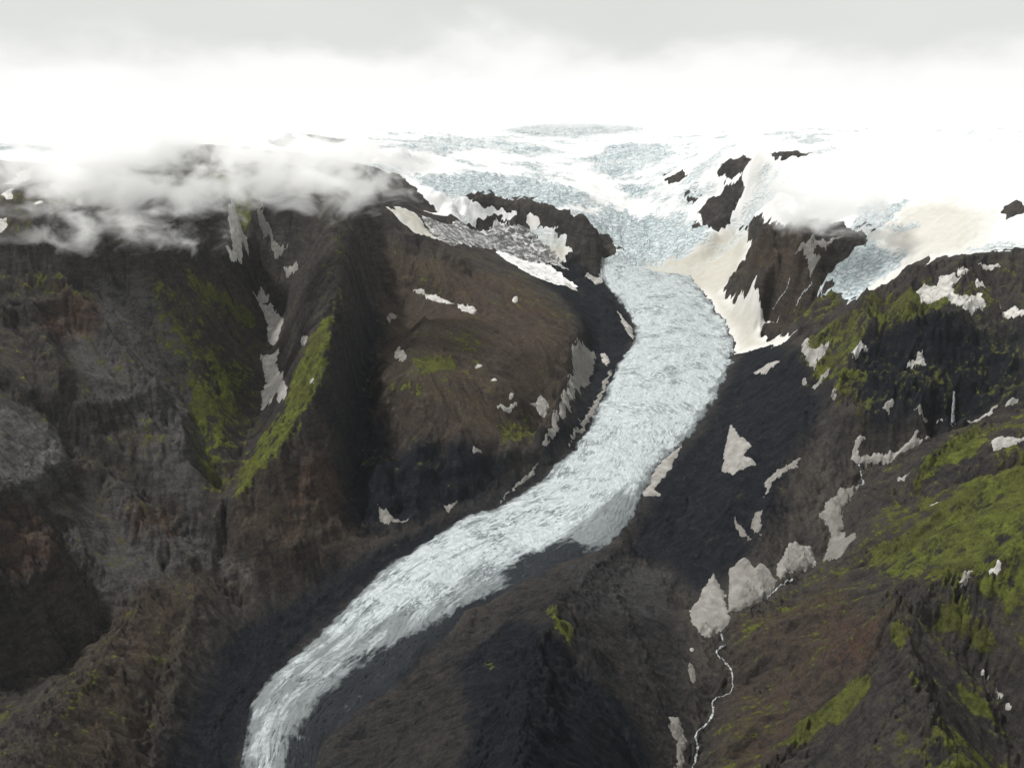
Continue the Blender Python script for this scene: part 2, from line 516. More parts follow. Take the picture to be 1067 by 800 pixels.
# ---- ribs (+) and gullies (-) one can point to: line, height, half width
FOLDS = [
    ([(-40, 385), (0, 398), (45, 425), (70, 446), (78, 472)], -16, 30), ([(-40, 520), (0, 511), (40, 500), (72, 470)], 14, 34),
    ([(74, 455), (140, 492), (182, 536), (228, 572)], -16, 40), ([(92, 432), (130, 427), (165, 420), (186, 440), (194, 472)], 20, 34),
    ([(60, 300), (110, 345), (150, 400), (168, 420)], 14, 40), ([(120, 290), (150, 330), (180, 380), (210, 440), (230, 500)], -16, 44),
    ([(140, 275), (180, 320), (225, 375), (245, 420)], 14, 36), ([(190, 275), (225, 320), (262, 365)], -11, 30), ([(200, 262), (240, 300), (272, 340)], 12, 30),
    ([(0, 262), (40, 275), (90, 285), (130, 270), (160, 255)], 24, 40), ([(-40, 320), (20, 335), (70, 320)], 18, 36), ([(40, 345), (60, 385), (60, 420)], 14, 34),
    ([(388, 275), (381, 340), (371, 420), (362, 490), (385, 545)], -16, 50), ([(366, 320), (363, 380), (350, 440), (322, 520), (310, 570)], 18, 42),
    ([(300, 475), (318, 520), (300, 560)], -14, 34), ([(352, 330), (346, 400), (300, 470), (252, 520)], 22, 44), ([(338, 345), (318, 400), (285, 452)], -10, 24),
    ([(152, 622), (100, 690), (50, 760), (20, 810)], 24, 70), ([(190, 640), (165, 690), (150, 760)], -12, 40), ([(205, 625), (190, 690), (165, 800)], 12, 36),
    ([(-60, 700), (0, 700), (45, 690), (80, 660)], -26, 70), ([(60, 545), (85, 590), (108, 640)], -22, 44), ([(20, 528), (50, 560), (62, 600), (40, 640)], 26, 46),
    ([(125, 515), (150, 555), (190, 590)], 16, 40), ([(235, 540), (236, 580), (248, 620)], -16, 36), ([(260, 560), (300, 575), (335, 580)], 16, 44),
    ([(120, 700), (150, 730), (152, 790)], -10, 26), ([(80, 745), (115, 770), (120, 830)], 12, 30),
    # table hill
    ([(400, 395), (382, 465), (396, 530)], 18, 44), ([(412, 415), (414, 470), (420, 520)], -18, 40), ([(440, 420), (440, 485), (432, 532)], 15, 38), ([(462, 445), (458, 500)], -12, 30),
    ([(482, 455), (474, 515)], 14, 36), ([(520, 462), (505, 508)], -9, 30), ([(545, 455), (530, 495)], 12, 34), ([(606, 335), (603, 375), (588, 425), (560, 462)], 16, 40),
    ([(424, 252), (455, 258), (480, 276)], 22, 40), ([(440, 302), (470, 312), (498, 324)], -8, 26), ([(400, 330), (425, 355), (470, 372), (520, 382)], 9, 46), ([(405, 300), (430, 335), (412, 365)], -9, 34),
    # middle hill
    ([(645, 575), (612, 605), (583, 640), (565, 680), (550, 720), (545, 800), (540, 880)], 44, 95), ([(583, 640), (602, 662), (620, 690)], 14, 34), ([(560, 685), (574, 728), (580, 770)], 16, 24),
    ([(545, 690), (520, 740), (500, 800), (490, 860)], -24, 50), ([(600, 690), (640, 745), (668, 800), (680, 860)], -20, 50), ([(528, 650), (480, 710), (440, 780)], 8, 36), ([(500, 670), (440, 730), (400, 800)], -7, 34),
    ([(640, 620), (670, 680), (690, 750)], 8, 36), ([(518, 735), (512, 775), (500, 840)], 14, 24),
    # scree, stream valley
    ([(752, 662), (760, 700), (744, 730), (726, 765), (722, 800), (716, 880)], -18, 60), ([(790, 627), (830, 597), (870, 562), (888, 510), (897, 480), (950, 462), (990, 440)], -18, 55),
    ([(800, 395), (775, 465), (760, 530)], 12, 60), ([(775, 400), (745, 455), (720, 510), (700, 560)], -10, 50), ([(842, 410), (825, 470), (800, 530), (790, 580)], 16, 50), ([(868, 430), (862, 480), (848, 530)], -10, 40),
    ([(712, 628), (690, 592), (660, 566)], -9, 30),
    # mossy mountain
    ([(1060, 580), (985, 612), (935, 640), (955, 708), (972, 750), (985, 800), (995, 880)], 34, 52), ([(985, 650), (1035, 705), (1060, 760), (1075, 830)], -28, 56),
    ([(932, 648), (890, 692), (835, 758), (800, 800)], 14, 36), ([(925, 668), (880, 735), (840, 800)], -14, 36), ([(955, 712), (915, 760), (890, 810)], 14, 30), ([(885, 632), (845, 672), (800, 715)], -11, 36), ([(860, 620), (815, 660), (780, 700)], 9, 36),
    ([(890, 580), (940, 562), (1000, 525), (1067, 500)], 18, 46), ([(932, 632), (955, 607), (980, 598), (1020, 590)], -26, 44), ([(965, 636), (1010, 612), (1032, 645), (1042, 695)], 14, 34), ([(1000, 650), (1015, 690)], -8, 26),
    ([(955, 498), (985, 466), (1022, 446)], 18, 30), ([(900, 508), (960, 512), (1010, 488), (1067, 478)], -16, 34), ([(1010, 540), (1060, 560), (1100, 590)], -12, 40), ([(940, 560), (975, 575), (1000, 560)], -8, 26),
    ([(815, 385), (850, 358), (900, 320), (950, 291), (1000, 280), (1067, 270), (1150, 264)], 26, 60), ([(898, 322), (905, 350), (880, 386), (868, 412)], 22, 40), ([(950, 294), (938, 335), (905, 352)], 18, 40), ([(872, 345), (862, 382), (850, 402)], -18, 36),
    ([(915, 362), (950, 368), (1000, 362)], -26, 60), ([(1000, 290), (1010, 320), (985, 345)], 16, 40), ([(1040, 290), (1050, 325), (1030, 345)], -14, 40), ([(940, 345), (990, 345), (1050, 338), (1100, 340)], 18, 36),
    ([(895, 402), (960, 414), (993, 406), (1050, 399), (1100, 396)], 18, 30), ([(838, 368), (868, 408), (886, 432)], 13, 36), ([(1020, 372), (1060, 385)], 12, 34), ([(935, 392), (950, 408)], -12, 24),
    # buttress, rocks round the icefall
    ([(798, 248), (788, 288), (778, 330)], 24, 46), ([(842, 248), (832, 300), (815, 332)], 18, 46), ([(816, 255), (808, 325)], -20, 42), ([(870, 255), (850, 300)], -14, 40),
    ([(600, 228), (620, 250), (634, 280)], 26, 50), ([(480, 214), (520, 220), (560, 226)], 14, 40), ([(540, 240), (580, 262), (612, 290)], 12, 40), ([(560, 266), (610, 300), (640, 330), (652, 350)], 14, 44),
    ([(600, 402), (565, 468), (485, 528), (395, 578), (305, 648), (235, 740), (215, 850)], 8, 26), ([(612, 432), (560, 497), (470, 548), (380, 600), (290, 680), (250, 750)], 6, 20),
]


def pdist(w, x, y, reach):
    out = np.full(x.shape, 1e9)
    lo, hi = w.min(0) - reach, w.max(0) + reach
    m = (x > lo[0]) & (x < hi[0]) & (y > lo[1]) & (y < hi[1])
    px, py = x[m], y[m]
    d2 = np.full(px.shape, 1e18)
    for (ax, ay), (bx, by) in zip(w[:-1], w[1:]):
        ex, ey = bx - ax, by - ay
        t = np.clip(((px - ax) * ex + (py - ay) * ey) / (ex * ex + ey * ey + 1e-9), 0, 1)
        d2 = np.minimum(d2, (px - ax - t * ex) ** 2 + (py - ay - t * ey) ** 2)
    out[m] = np.sqrt(d2)
    return out


dz_f = np.zeros(X.shape)
fx_, fy_ = X + jx * 1.1, Y + jy * 1.1
for pl, hgt, wid in FOLDS:
    w = drop(pl)
    k = np.linalg.norm(w.mean(0)) / 2000.
    d = pdist(w, fx_, fy_, wid * 1.05 * k)
    if max(q[0] for q in pl) < 265 and pl[0][1] < 560:
        hgt *= 1.7
    dz_f += hgt * k * np.clip(1 - d / (wid * k), 0, 1) ** 1.35
Z = Z + dz_f * (1 - sstep(-30, 20, sd_tongue)) * (1 - ice_in)

# ---- relief
gy_, gx_ = np.gradient(Z)
dYr = np.gradient(YROW)[:, None]
dXc = np.gradient(X, axis=1)
gx = gx_ / dXc
gy = gy_ / dYr - gx * (AC[None, :] * SPREAD * CP)
slope = np.hypot(gx, gy)
t_in = sstep(-60, 10, sd_tongue)
mor = np.clip(1 - sum(zone_w[k] for k in zone_w), 0, 1)
soft_ground = np.clip(np.maximum(t_in, 0), 0, 1)
sl = sstep(.04, .42, slope)
A_big = (1 - soft_ground) * (zone_w['left'] * 19 + zone_w['table'] * 15 + zone_w['right'] * 30 + zone_w['buttress'] * 34 + zone_w['scree'] * 12 + zone_w['middle'] * 15 + mor * 10)
A_big = A_big * (.25 + .75 * sl)
A_big = A_big * (1 - .6 * ice_in)
wx = X + 40 * fbm(X, Y, 260, 3, 5); wy = Y + 40 * fbm(X, Y, 260, 3, 6)
g1 = gullies(wx, wy, gx, gy, 210, 4, 11, .52, .55)
gm = gullies(X + 14 * fbm(X, Y, 110, 2, 7), Y, gx, gy, 96, 3, 17, .55, .5)
g2 = gullies(X + 8 * fbm(X, Y, 60, 2, 8), Y, gx, gy, 42, 4, 23, .6, .5)
g3 = gullies(X + 4 * fbm(X, Y, 30, 2, 9), Y, gx, gy, 19, 2, 29, .6, .4)
rg = ridged(wx, wy, 340, 5, 71, .55) - .45
rock_amp = zone_w['left'] * 1.0 + zone_w['table'] * .7 + zone_w['middle'] * 1.0 + zone_w['right'] * 1.1 + zone_w['scree'] * .65 + zone_w['buttress'] * 1.3 + mor * .7
keep = (1 - soft_ground) * (1 - .6 * ice_in)
A_fine = keep * rock_amp * (.25 + .75 * sl)
CRAG = [[(352, 340), (378, 280), (400, 270), (402, 330), (390, 430), (372, 520), (345, 520), (350, 420)], [(-80, 235), (0, 240), (60, 262), (130, 262), (170, 250), (210, 255), (190, 285), (130, 300), (95, 345), (40, 345), (-80, 350)], [(88, 425), (160, 412), (195, 440), (200, 478), (150, 470), (95, 450)],
        [(-80, 515), (40, 520), (70, 555), (66, 605), (20, 625), (-80, 620)], [(300, 490), (350, 440), (365, 330), (385, 330), (378, 440), (420, 470), (520, 478), (500, 520), (400, 555), (320, 570)],
        [(375, 250), (440, 262), (440, 290), (400, 320), (385, 300)], [(880, 335), (1067, 330), (1120, 430), (985, 432), (950, 425), (890, 400)], [(935, 690), (975, 690), (1000, 790), (960, 830), (930, 760)],
        [(535, 680), (580, 680), (590, 740), (545, 760)], [(200, 380), (240, 372), (262, 400), (240, 420), (210, 410)], [(120, 520), (200, 520), (210, 570), (140, 575)], [(590, 232), (640, 242), (640, 290), (600, 290)],
        [(925, 600), (960, 595), (955, 650), (925, 660)], [(470, 208), (590, 222), (590, 242), (480, 230)], [(820, 380), (900, 360), (890, 430), (850, 420)]]
crag_zone = np.clip(mask(CRAG, 45, X + jx, Y + jy) + zone_w['buttress'], 0, 1) * (1 - soft_ground) * (1 - ice_in)
rugged = np.clip(.4 * mor + .25 * zone_w['scree'] + .22 * sstep(-.1, .4, fbm(X, Y, 220, 3, 171)) + .8 * crag_zone, 0, 1)            # smooth scree here, broken rock there
lump = fbm(X, Y, 34, 5, 91, .62)
crag = ridged(X * 1.0, Y * 1.0, 80, 5, 151, .6) - .4
fade = sstep(6600, 5200, Y)
Z = Z + fade * (A_big * (g1 * .85 + rg * 1.1) + A_fine * (gm * (9 + 4 * rugged) + g2 * (5.5 + 3 * rugged) + g3 * 2.2 * (1 + zone_w['middle'] * 1.4)) + (1 - .85 * soft_ground) * (1 - .7 * ice_in) * lump * ((1.6 - zone_w['middle']) + 8.5 * rugged * np.clip(rock_amp, 0, 1)) + crag_zone * crag * 18)
# flat-lying lava beds: ledges and little cliffs
bed = Z + 14 * fbm(X, Y, 200, 3, 181)
for per, amp in ((52., .42),):
    ph = bed / per * 2 * math.pi
    Z = Z - fade * np.clip(crag_zone * .9 + .25 * zone_w['right'] * keep, 0, 1) * rugged * amp * per / (2 * math.pi) * np.sin(ph) * 1.1
# undulating snow plateau
Z = Z + ice_in * (fbm(X, Y, 500, 3, 301) * 22 + fbm(X, Y, 120, 3, 311) * 5) * sstep(200, 500, Z - 300) 

gy_, gx_ = np.gradient(Z)
gx2 = gx_ / dXc
gy2 = gy_ / dYr - gx2 * (AC[None, :] * SPREAD * CP)
slope2 = np.hypot(gx2, gy2)


def blur(m, r):
    for ax in (0, 1):
        p = np.concatenate([np.repeat(m.take([0], ax), r + 1, ax), m, np.repeat(m.take([-1], ax), r, ax)], ax)
        c = np.cumsum(p, ax)
        n = m.shape[ax]
        m = (c.take(np.arange(2 * r + 1, 2 * r + 1 + n), ax) - c.take(np.arange(0, n), ax)) / (2 * r + 1)
    return m


Zs = blur(blur(Z, 3), 2)                                     # the land without its small knobs, for snow to lie on

# ------------------------------------------------------------------ ground cover maps
MOSS = [
    ([(185, 272), (207, 289), (242, 307), (268, 328), (273, 348), (250, 340), (224, 320), (196, 302)], 26, .85),
    ([(146, 313), (175, 325), (204, 345), (222, 372), (205, 372), (160, 332)], 22, .6),
    ([(188, 412), (212, 362), (238, 368), (266, 378), (264, 425), (248, 455), (240, 490), (234, 516), (212, 502), (196, 470)], 60, .74),
    ([(360, 298), (350, 340), (343, 400), (305, 466), (262, 520), (244, 524), (246, 494), (270, 455), (292, 430), (302, 395), (322, 358), (342, 318)], 34, .92),
    ([(430, 372), (472, 370), (478, 386), (440, 390)], 20, .7), ([(398, 400), (440, 402), (448, 420), (405, 415)], 24, .6), ([(515, 440), (550, 425), (575, 432), (560, 455), (525, 462)], 26, .6),
    ([(405, 275), (440, 285), (480, 310), (460, 312), (420, 295)], 30, .4), ([(455, 335), (500, 345), (510, 372), (470, 365)], 34, .38),
    ([(832, 372), (850, 345), (882, 325), (922, 308), (952, 294), (988, 290), (1004, 312), (962, 332), (930, 345), (905, 352), (882, 380), (906, 384), (934, 386), (905, 402), (872, 424), (862, 404), (842, 402)], 40, .72),
    ([(890, 588), (908, 565), (940, 555), (965, 536), (985, 515), (1012, 500), (1090, 486), (1180, 480), (1180, 640), (1090, 650), (1042, 655), (1012, 622), (976, 626), (956, 602), (936, 610), (914, 606)], 44, .84),
    ([(950, 492), (962, 478), (985, 460), (1018, 444), (1032, 452), (1022, 470), (988, 486), (964, 502)], 16, 1.0), ([(950, 500), (966, 497), (976, 520), (970, 545), (955, 530)], 16, .9),
    ([(1060, 470), (1100, 465), (1100, 490), (1060, 490)], 16, .9),
    ([(805, 782), (830, 755), (870, 718), (908, 698), (908, 712), (890, 738), (860, 757), (822, 782)], 14, 1.0),
    ([(988, 706), (1022, 724), (1064, 760), (1056, 770), (1024, 750), (1000, 728)], 12, 1.0),
    ([(928, 643), (950, 660), (957, 672), (936, 684), (924, 664)], 10, .9), ([(965, 640), (1000, 618), (1032, 650), (1042, 692), (1000, 664)], 16, .85), ([(945, 705), (960, 708), (972, 728), (955, 722)], 10, .8),
    ([(568, 634), (580, 628), (603, 660), (594, 674), (574, 652)], 12, .75), ([(500, 690), (515, 682), (520, 692), (508, 698)], 12, .5),
    ([(114, 686), (72, 750), (48, 772), (58, 745), (95, 698)], 16, .65),
    ([(955, 775), (1000, 760), (1050, 790), (1060, 840), (950, 840)], 20, .7),
    ([(0, 280), (40, 275), (100, 300), (90, 320), (30, 310), (0, 330)], 40, .5), ([(60, 195), (110, 200), (100, 215), (50, 215)], 40, .6), ([(215, 180), (260, 180), (270, 195), (230, 200)], 40, .7),
    ([(735, 268), (745, 262), (800, 285), (795, 293)], 20, .5), ([(820, 330), (850, 312), (880, 312), (850, 345)], 24, .6),
    ([(140, 288), (200, 268), (270, 325), (278, 420), (242, 516), (212, 502), (170, 400)], 70, .52), ([(830, 372), (900, 312), (960, 290), (1060, 300), (1040, 350), (960, 350), (900, 410), (860, 425)], 60, .42),
    ([(870, 590), (900, 540), (960, 480), (1030, 440), (1200, 440), (1200, 680), (1070, 800), (1030, 700), (960, 630), (920, 620)], 60, .48), ([(930, 640), (960, 650), (1000, 720), (1060, 800), (940, 800), (950, 720)], 40, .42),
    ([(800, 790), (850, 720), (920, 670), (940, 690), (880, 760), (830, 800)], 40, .4), ([(390, 370), (480, 360), (580, 420), (560, 465), (470, 450), (400, 425)], 60, .24),
    ([(100, 440), (160, 430), (190, 455), (150, 465)], 24, .4), ([(40, 505), (75, 500), (80, 520), (45, 525)], 20, .4),
]
moss = np.zeros(X.shape)
for p, soft, amt in MOSS:
    w = drop(p)
    moss = np.maximum(moss, amt * sstep(-soft, soft, sdist(w, X + jx * .6, Y + jy * .6, soft * 1.01)))
moss = np.maximum(moss, .36 * zone_w['right'] + .28 * zone_w['left'] + .20 * zone_w['table'])
DARK = [
    [(470, 690), (540, 640), (575, 655), (600, 680), (660, 740), (690, 800), (690, 900), (440, 900), (480, 780)],  # middle hill's dark core; shade of its right flank put into the colour
    [(150, 900), (178, 760), (232, 655), (330, 602), (420, 555), (500, 522), (556, 480), (596, 432), (612, 375), (606, 340), (580, 305), (520, 262), (470, 240), (560, 255), (640, 290), (664, 350),
     (650, 380), (625, 440), (560, 505), (470, 555), (380, 615), (300, 695), (262, 760), (250, 900)],
    [(646, 566), (676, 515), (695, 482), (728, 448), (752, 405), (772, 362), (800, 350), (840, 372), (862, 410), (850, 450), (826, 480), (812, 540), (775, 585), (728, 625), (690, 592)],
    [(352, 410), (380, 300), (400, 330), (390, 430), (420, 470), (540, 480), (500, 525), (400, 560), (355, 540)],
    [(900, 350), (1067, 340), (1067, 420), (960, 430), (900, 440), (880, 400)],
    [(545, 700), (600, 700), (660, 800), (540, 800)],  # right flank of the middle hill, its shaded side darkened in the colour
]
dark = np.maximum(mask(DARK, 45, X + jx, Y + jy), .5 * zone_w['middle'])
BROWN = [
    [(395, 250), (470, 268), (540, 290), (596, 335), (600, 370), (575, 430), (520, 470), (420, 470), (390, 430), (400, 330)],
    [(770, 640), (880, 600), (930, 640), (900, 700), (820, 780), (730, 900), (760, 700)],
    [(240, 540), (350, 480), (400, 545), (330, 590), (250, 620)], [(100, 640), (230, 600), (170, 700), (150, 800), (40, 820)],
    [(770, 260), (860, 255), (850, 320), (770, 320)],
]
brown = mask(BROWN, 60, X + jx, Y + jy)
RED = [[(-60, 520), (30, 530), (66, 560), (60, 590), (40, 602), (-60, 585)], [(130, 525), (180, 520), (190, 560), (140, 565)], [(310, 500), (345, 470), (350, 520), (300, 545)],
       [(60, 300), (110, 320), (100, 350), (40, 340)], [(920, 640), (900, 690), (860, 690), (880, 640)]]
red = mask(RED, 30, X + jx, Y + jy)
GREY = [[(100, 292), (150, 285), (190, 350), (222, 420), (226, 500), (190, 520), (140, 430), (110, 350)], [(40, 540), (120, 500), (200, 540), (230, 590), (160, 600), (100, 580)], [(-60, 400), (0, 405), (40, 435), (70, 462), (66, 492), (0, 512), (-60, 515)], [(100, 300), (120, 300), (160, 350), (205, 400), (200, 440), (150, 400), (130, 350)],
        [(108, 580), (145, 572), (165, 600), (120, 640), (98, 625)], [(70, 335), (120, 350), (150, 410), (110, 420), (80, 380)], [(150, 455), (210, 510), (200, 540), (150, 500)],
        [(590, 590), (640, 575), (690, 592), (700, 640), (650, 640), (600, 640)]]
grey = mask(GREY, 26, X + jx * .8, Y + jy * .8)
LIGHT = [[(-60, 412), (0, 415), (40, 440), (68, 464), (60, 488), (0, 508), (-60, 510)], [(262, 236), (278, 232), (300, 252), (285, 262)], [(235, 590), (248, 585), (265, 605), (245, 610)]]
light = mask(LIGHT, 26, X + jx * 1.4, Y + jy * 1.4)

# ------------------------------------------------------------------ mesh building
col = scene.collection


def link(name, me, mat=None, parent=None, label=None, cat=None, group=None, kind=None):
    o = bpy.data.objects.new(name, me)
    col.objects.link(o)
    if mat:
        me.materials.append(mat)
    if parent:
        o.parent = parent
    for k, v in (('label', label), ('category', cat), ('group', group), ('kind', kind)):
        if v:
            o[k] = v
    return o


def empty(name, loc, label, cat, group=None):
    o = bpy.data.objects.new(name, None)
    o.location = loc
    col.objects.link(o)
    o['label'] = label; o['category'] = cat
    if group:
        o['group'] = group
    bpy.context.view_layer.update()
    return o


def quad_mesh(name, P, faces, attrs=None):
    """P (n,3), faces (m,4); unused points are dropped"""
    used = np.unique(faces)
    re_ = np.full(len(P), -1, np.int64)
    re_[used] = np.arange(len(used))
    P = P[used]; faces = re_[faces]
    me = bpy.data.meshes.new(name)
    me.vertices.add(len(P))
    me.vertices.foreach_set('co', P.astype(np.float32).ravel())
    m = len(faces)
    me.loops.add(m * 4)
    me.loops.foreach_set('vertex_index', faces.astype(np.int32).ravel())
    me.polygons.add(m)
    me.polygons.foreach_set('loop_start', np.arange(0, m * 4, 4, dtype=np.int32))
    me.update(calc_edges=True)
    me.polygons.foreach_set('use_smooth', np.ones(m, bool))
    for k, v in (attrs or {}).items():
        at_ = me.attributes.new(k, 'FLOAT_COLOR', 'POINT')
        c = np.ones((len(P), 4), np.float32)
        c[:, :v.shape[1]] = v[used]
        at_.data.foreach_set('color', c.ravel())
    return me


def grid_faces(r, c):
    i = np.arange(r - 1)[:, None] * c + np.arange(c - 1)[None, :]
    return np.stack([i, i + 1, i + 1 + c, i + c], -1).reshape(-1, 4)


# ------------------------------------------------------------------ materials
def new_mat(name, rough=.9, spec=.2):
    m = bpy.data.materials.new(name)
    m.use_nodes = True
    nt = m.node_tree
    b = nt.nodes['Principled BSDF']
    b.inputs['Roughness'].default_value = rough
    b.inputs['Specular IOR Level'].default_value = spec
    return m, nt.nodes, nt.links, b


class G:
    """small node-graph helper"""
    def __init__(self, nodes, links):
        self.n, self.l = nodes, links
        self.pos = N(nodes, 'ShaderNodeNewGeometry').outputs['Position']

    def mapped(self, scale, src=None):
        m = N(self.n, 'ShaderNodeMapping')
        m.inputs['Scale'].default_value = scale
        self.l.new(src or self.pos, m.inputs[0])
        return m.outputs[0]

    def noise(self, wl_, detail=5, rough=.55, src=None, dist=0.0):
        n = N(self.n, 'ShaderNodeTexNoise', **{'Scale': 1.0 / wl_, 'Detail': detail, 'Roughness': rough, 'Distortion': dist})
        self.l.new(src or self.pos, n.inputs[0])
        return n.outputs[0]

    def attr(self, name):
        a = N(self.n, 'ShaderNodeAttribute', attribute_name=name)
        s = N(self.n, 'ShaderNodeSeparateColor')
        self.l.new(a.outputs['Color'], s.inputs[0])
        return s.outputs[0], s.outputs[1], s.outputs[2], a.outputs['Alpha']

    def math(self, op, a, b=None, c=None, clamp=False):
        m = N(self.n, 'ShaderNodeMath', operation=op, use_clamp=clamp)
        for i, v in enumerate((a, b, c)):
            if v is None:
                continue
            if isinstance(v, (int, float)):
                m.inputs[i].default_value = v
            else:
                self.l.new(v, m.inputs[i])
        return m.outputs[0]

    def ramp(self, v, lo, hi, a=0., b=1.):
        r = N(self.n, 'ShaderNodeMapRange', interpolation_type='SMOOTHSTEP')
        self.l.new(v, r.inputs[0])
        for i, x in enumerate((lo, hi, a, b)):
            r.inputs[i + 1].default_value = x
        return r.outputs[0]

    def mix(self, f, a, b, blend='MIX'):
        m = N(self.n, 'ShaderNodeMix', data_type='RGBA', blend_type=blend)
        for i, v in ((0, f), (6, a), (7, b)):
            if isinstance(v, (int, float)):
                m.inputs[i].default_value = v
            elif isinstance(v, tuple):
                m.inputs[i].default_value = (*v, 1)
            else:
                self.l.new(v, m.inputs[i])
        return m.outputs[2]

    def bump(self, h, strength, dist, prev=None):
        b = N(self.n, 'ShaderNodeBump')
        b.inputs['Strength'].default_value = strength
        b.inputs['Distance'].default_value = dist
        self.l.new(h, b.inputs['Height'])
        if prev:
            self.l.new(prev, b.inputs['Normal'])
        return b.outputs[0]


def terrain_material():
    m, n, l, b = new_mat('rock_scree_moss', .95, .05)
    g = G(n, l)
    moss_, dark_, brown_, red_ = g.attr('cover')
    grey_, light_, steep_, str_ = g.attr('form')
    n_big = g.noise(150, 6, .62)
    n_mid = g.noise(30, 7, .66, dist=.5)
    n_sml = g.noise(8, 5, .7)
    n_tiny = g.noise(3.2, 3, .7)
    strata = g.noise(1.0, 5, .65, src=g.mapped((1 / 40, 1 / 40, 1 / 14)))
    c = g.mix(g.ramp(n_big, .35, .65), (.029, .028, .029), (.061, .056, .051))
    c = g.mix(g.ramp(n_mid, .38, .68, 0, .7), c, (.070, .062, .052))
    c = g.mix(g.math('MULTIPLY', brown_, g.ramp(n_big, .25, .7, .5, .95)), c, (.066, .049, .037))
    c = g.mix(g.math('MULTIPLY', grey_, g.ramp(n_mid, .25, .65, .5, .95)), c, (.090, .088, .087))
    c = g.mix(g.math('MULTIPLY', red_, g.ramp(n_mid, .35, .6, .1, .85)), c, (.090, .053, .039))
    c = g.mix(g.math('MULTIPLY', light_, g.ramp(n_mid, .3, .65, .4, .95)), c, (.150, .146, .137))
    # paler along the ribs, near black along the gullies
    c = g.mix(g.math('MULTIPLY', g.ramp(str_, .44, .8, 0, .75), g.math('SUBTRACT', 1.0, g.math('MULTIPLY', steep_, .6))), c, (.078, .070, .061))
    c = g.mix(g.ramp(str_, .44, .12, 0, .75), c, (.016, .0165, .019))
    c = g.mix(g.math('MULTIPLY', steep_, g.ramp(strata, .42, .62, 0, .6)), c, (.023, .023, .025))
    c = g.mix(g.math('MULTIPLY', dark_, g.ramp(n_mid, .38, .75, .98, .7)), c, (.0095, .012, .017))
    mv = g.math('ADD', g.math('MULTIPLY', moss_, 1.3), g.math('MULTIPLY', g.math('SUBTRACT', n_mid, .5), 1.9))
    mv = g.math('ADD', mv, g.math('MULTIPLY', g.math('SUBTRACT', n_sml, .5), .6))
    mv = g.math('ADD', mv, g.math('MULTIPLY', g.math('SUBTRACT', str_, .5), 1.0))
    mv = g.math('ADD', mv, g.math('MULTIPLY', g.math('SUBTRACT', n_big, .5), 1.1))
    mv = g.math('SUBTRACT', mv, g.math('MULTIPLY', steep_, .30))
    mf = g.ramp(mv, .30, 1.05)
    mc = g.mix(g.ramp(n_mid, .32, .68), (.050, .058, .020), (.122, .142, .029))
    mc = g.mix(g.ramp(n_big, .4, .62, 0, .6), mc, (.066, .064, .026))
    mc = g.mix(g.ramp(mf, .15, .75), (.050, .050, .022), mc)
    c = g.mix(g.ramp(mf, .0, .6), c, mc)
    spk = g.math('MULTIPLY', dark_, g.ramp(g.noise(4.5, 2, .6), .70, .76, 0, .8))
    c = g.mix(spk, c, (.16, .17, .175))
    sp = g.math('MULTIPLY', g.ramp(n_sml, .3, .7, .60, .98), g.ramp(n_tiny, .3, .7, .80, 1.16))
    k = N(n, 'ShaderNodeVectorMath', operation='SCALE')
    l.new(c, k.inputs[0]); l.new(sp, k.inputs['Scale'])
    l.new(k.outputs[0], b.inputs['Base Color'])
    nb = g.bump(n_mid, .5, 9.0)
    nb = g.bump(g.noise(12, 7, .75), 1.0, 6.5, nb)
    l.new(nb, b.inputs['Normal'])
    return m


def ice_material(name):
    m, n, l, b = new_mat(name, .75, .3)
    g = G(n, l)
    blue_, dirt_, debris_, var_ = g.attr('ice')
    n_big = g.noise(140, 5, .6)
    n_mid = g.noise(26, 6, .65, dist=.8)
    v = N(n, 'ShaderNodeTexVoronoi', feature='DISTANCE_TO_EDGE')
    v.inputs['Scale'].default_value = 1 / 30.0
    wp = N(n, 'ShaderNodeVectorMath', operation='MULTIPLY_ADD')
    nn = N(n, 'ShaderNodeTexNoise', **{'Scale': 1 / 40.0, 'Detail': 4.0})
    l.new(g.pos, nn.inputs[0])
    l.new(nn.outputs['Color'], wp.inputs[0]); wp.inputs[1].default_value = (40, 40, 40); l.new(g.pos, wp.inputs[2])
    sc_ = g.mapped((.55, 1.9, 1.0), wp.outputs[0])
    l.new(sc_, v.inputs['Vector'])
    crack = g.ramp(v.outputs['Distance'], .0, .16, 1, 0)
    crack = g.math('MULTIPLY', crack, g.ramp(n_mid, .3, .6, .1, 1))
    snow = g.mix(g.ramp(n_big, .3, .7), (.60, .60, .595), (.70, .70, .70))
    snow = g.mix(g.math('MULTIPLY', dirt_, g.ramp(n_mid, .2, .75, .82, 1)), snow, (.35, .335, .29))
    ice = g.mix(g.ramp(n_mid, .3, .7), (.35, .425, .455), (.585, .625, .635))
    ice = g.mix(g.math('MULTIPLY', g.ramp(n_big, .35, .7, .2, 1), g.ramp(n_mid, .42, .72, 0, .65)), ice, (.36, .39, .39))
    c = g.mix(blue_, snow, ice)
    c = g.mix(g.math('MULTIPLY', blue_, g.math('MULTIPLY', crack, g.ramp(n_big, .35, .65, .1, .75))), c, (.33, .43, .48))
    df = g.ramp(g.math('ADD', debris_, g.math('MULTIPLY', g.math('SUBTRACT', n_mid, .5), 1.1)), .4, .75)
    c = g.mix(df, c, (.06, .06, .06))
    l.new(c, b.inputs['Base Color'])
    hh = g.math('MULTIPLY', blue_, g.math('SUBTRACT', g.math('MULTIPLY', n_mid, 1.2), crack))
    nb = g.bump(hh, .9, 9.0)
    nb = g.bump(g.noise(30, 5, .5), .25, 4.0, nb)
    l.new(nb, b.inputs['Normal'])
    return m


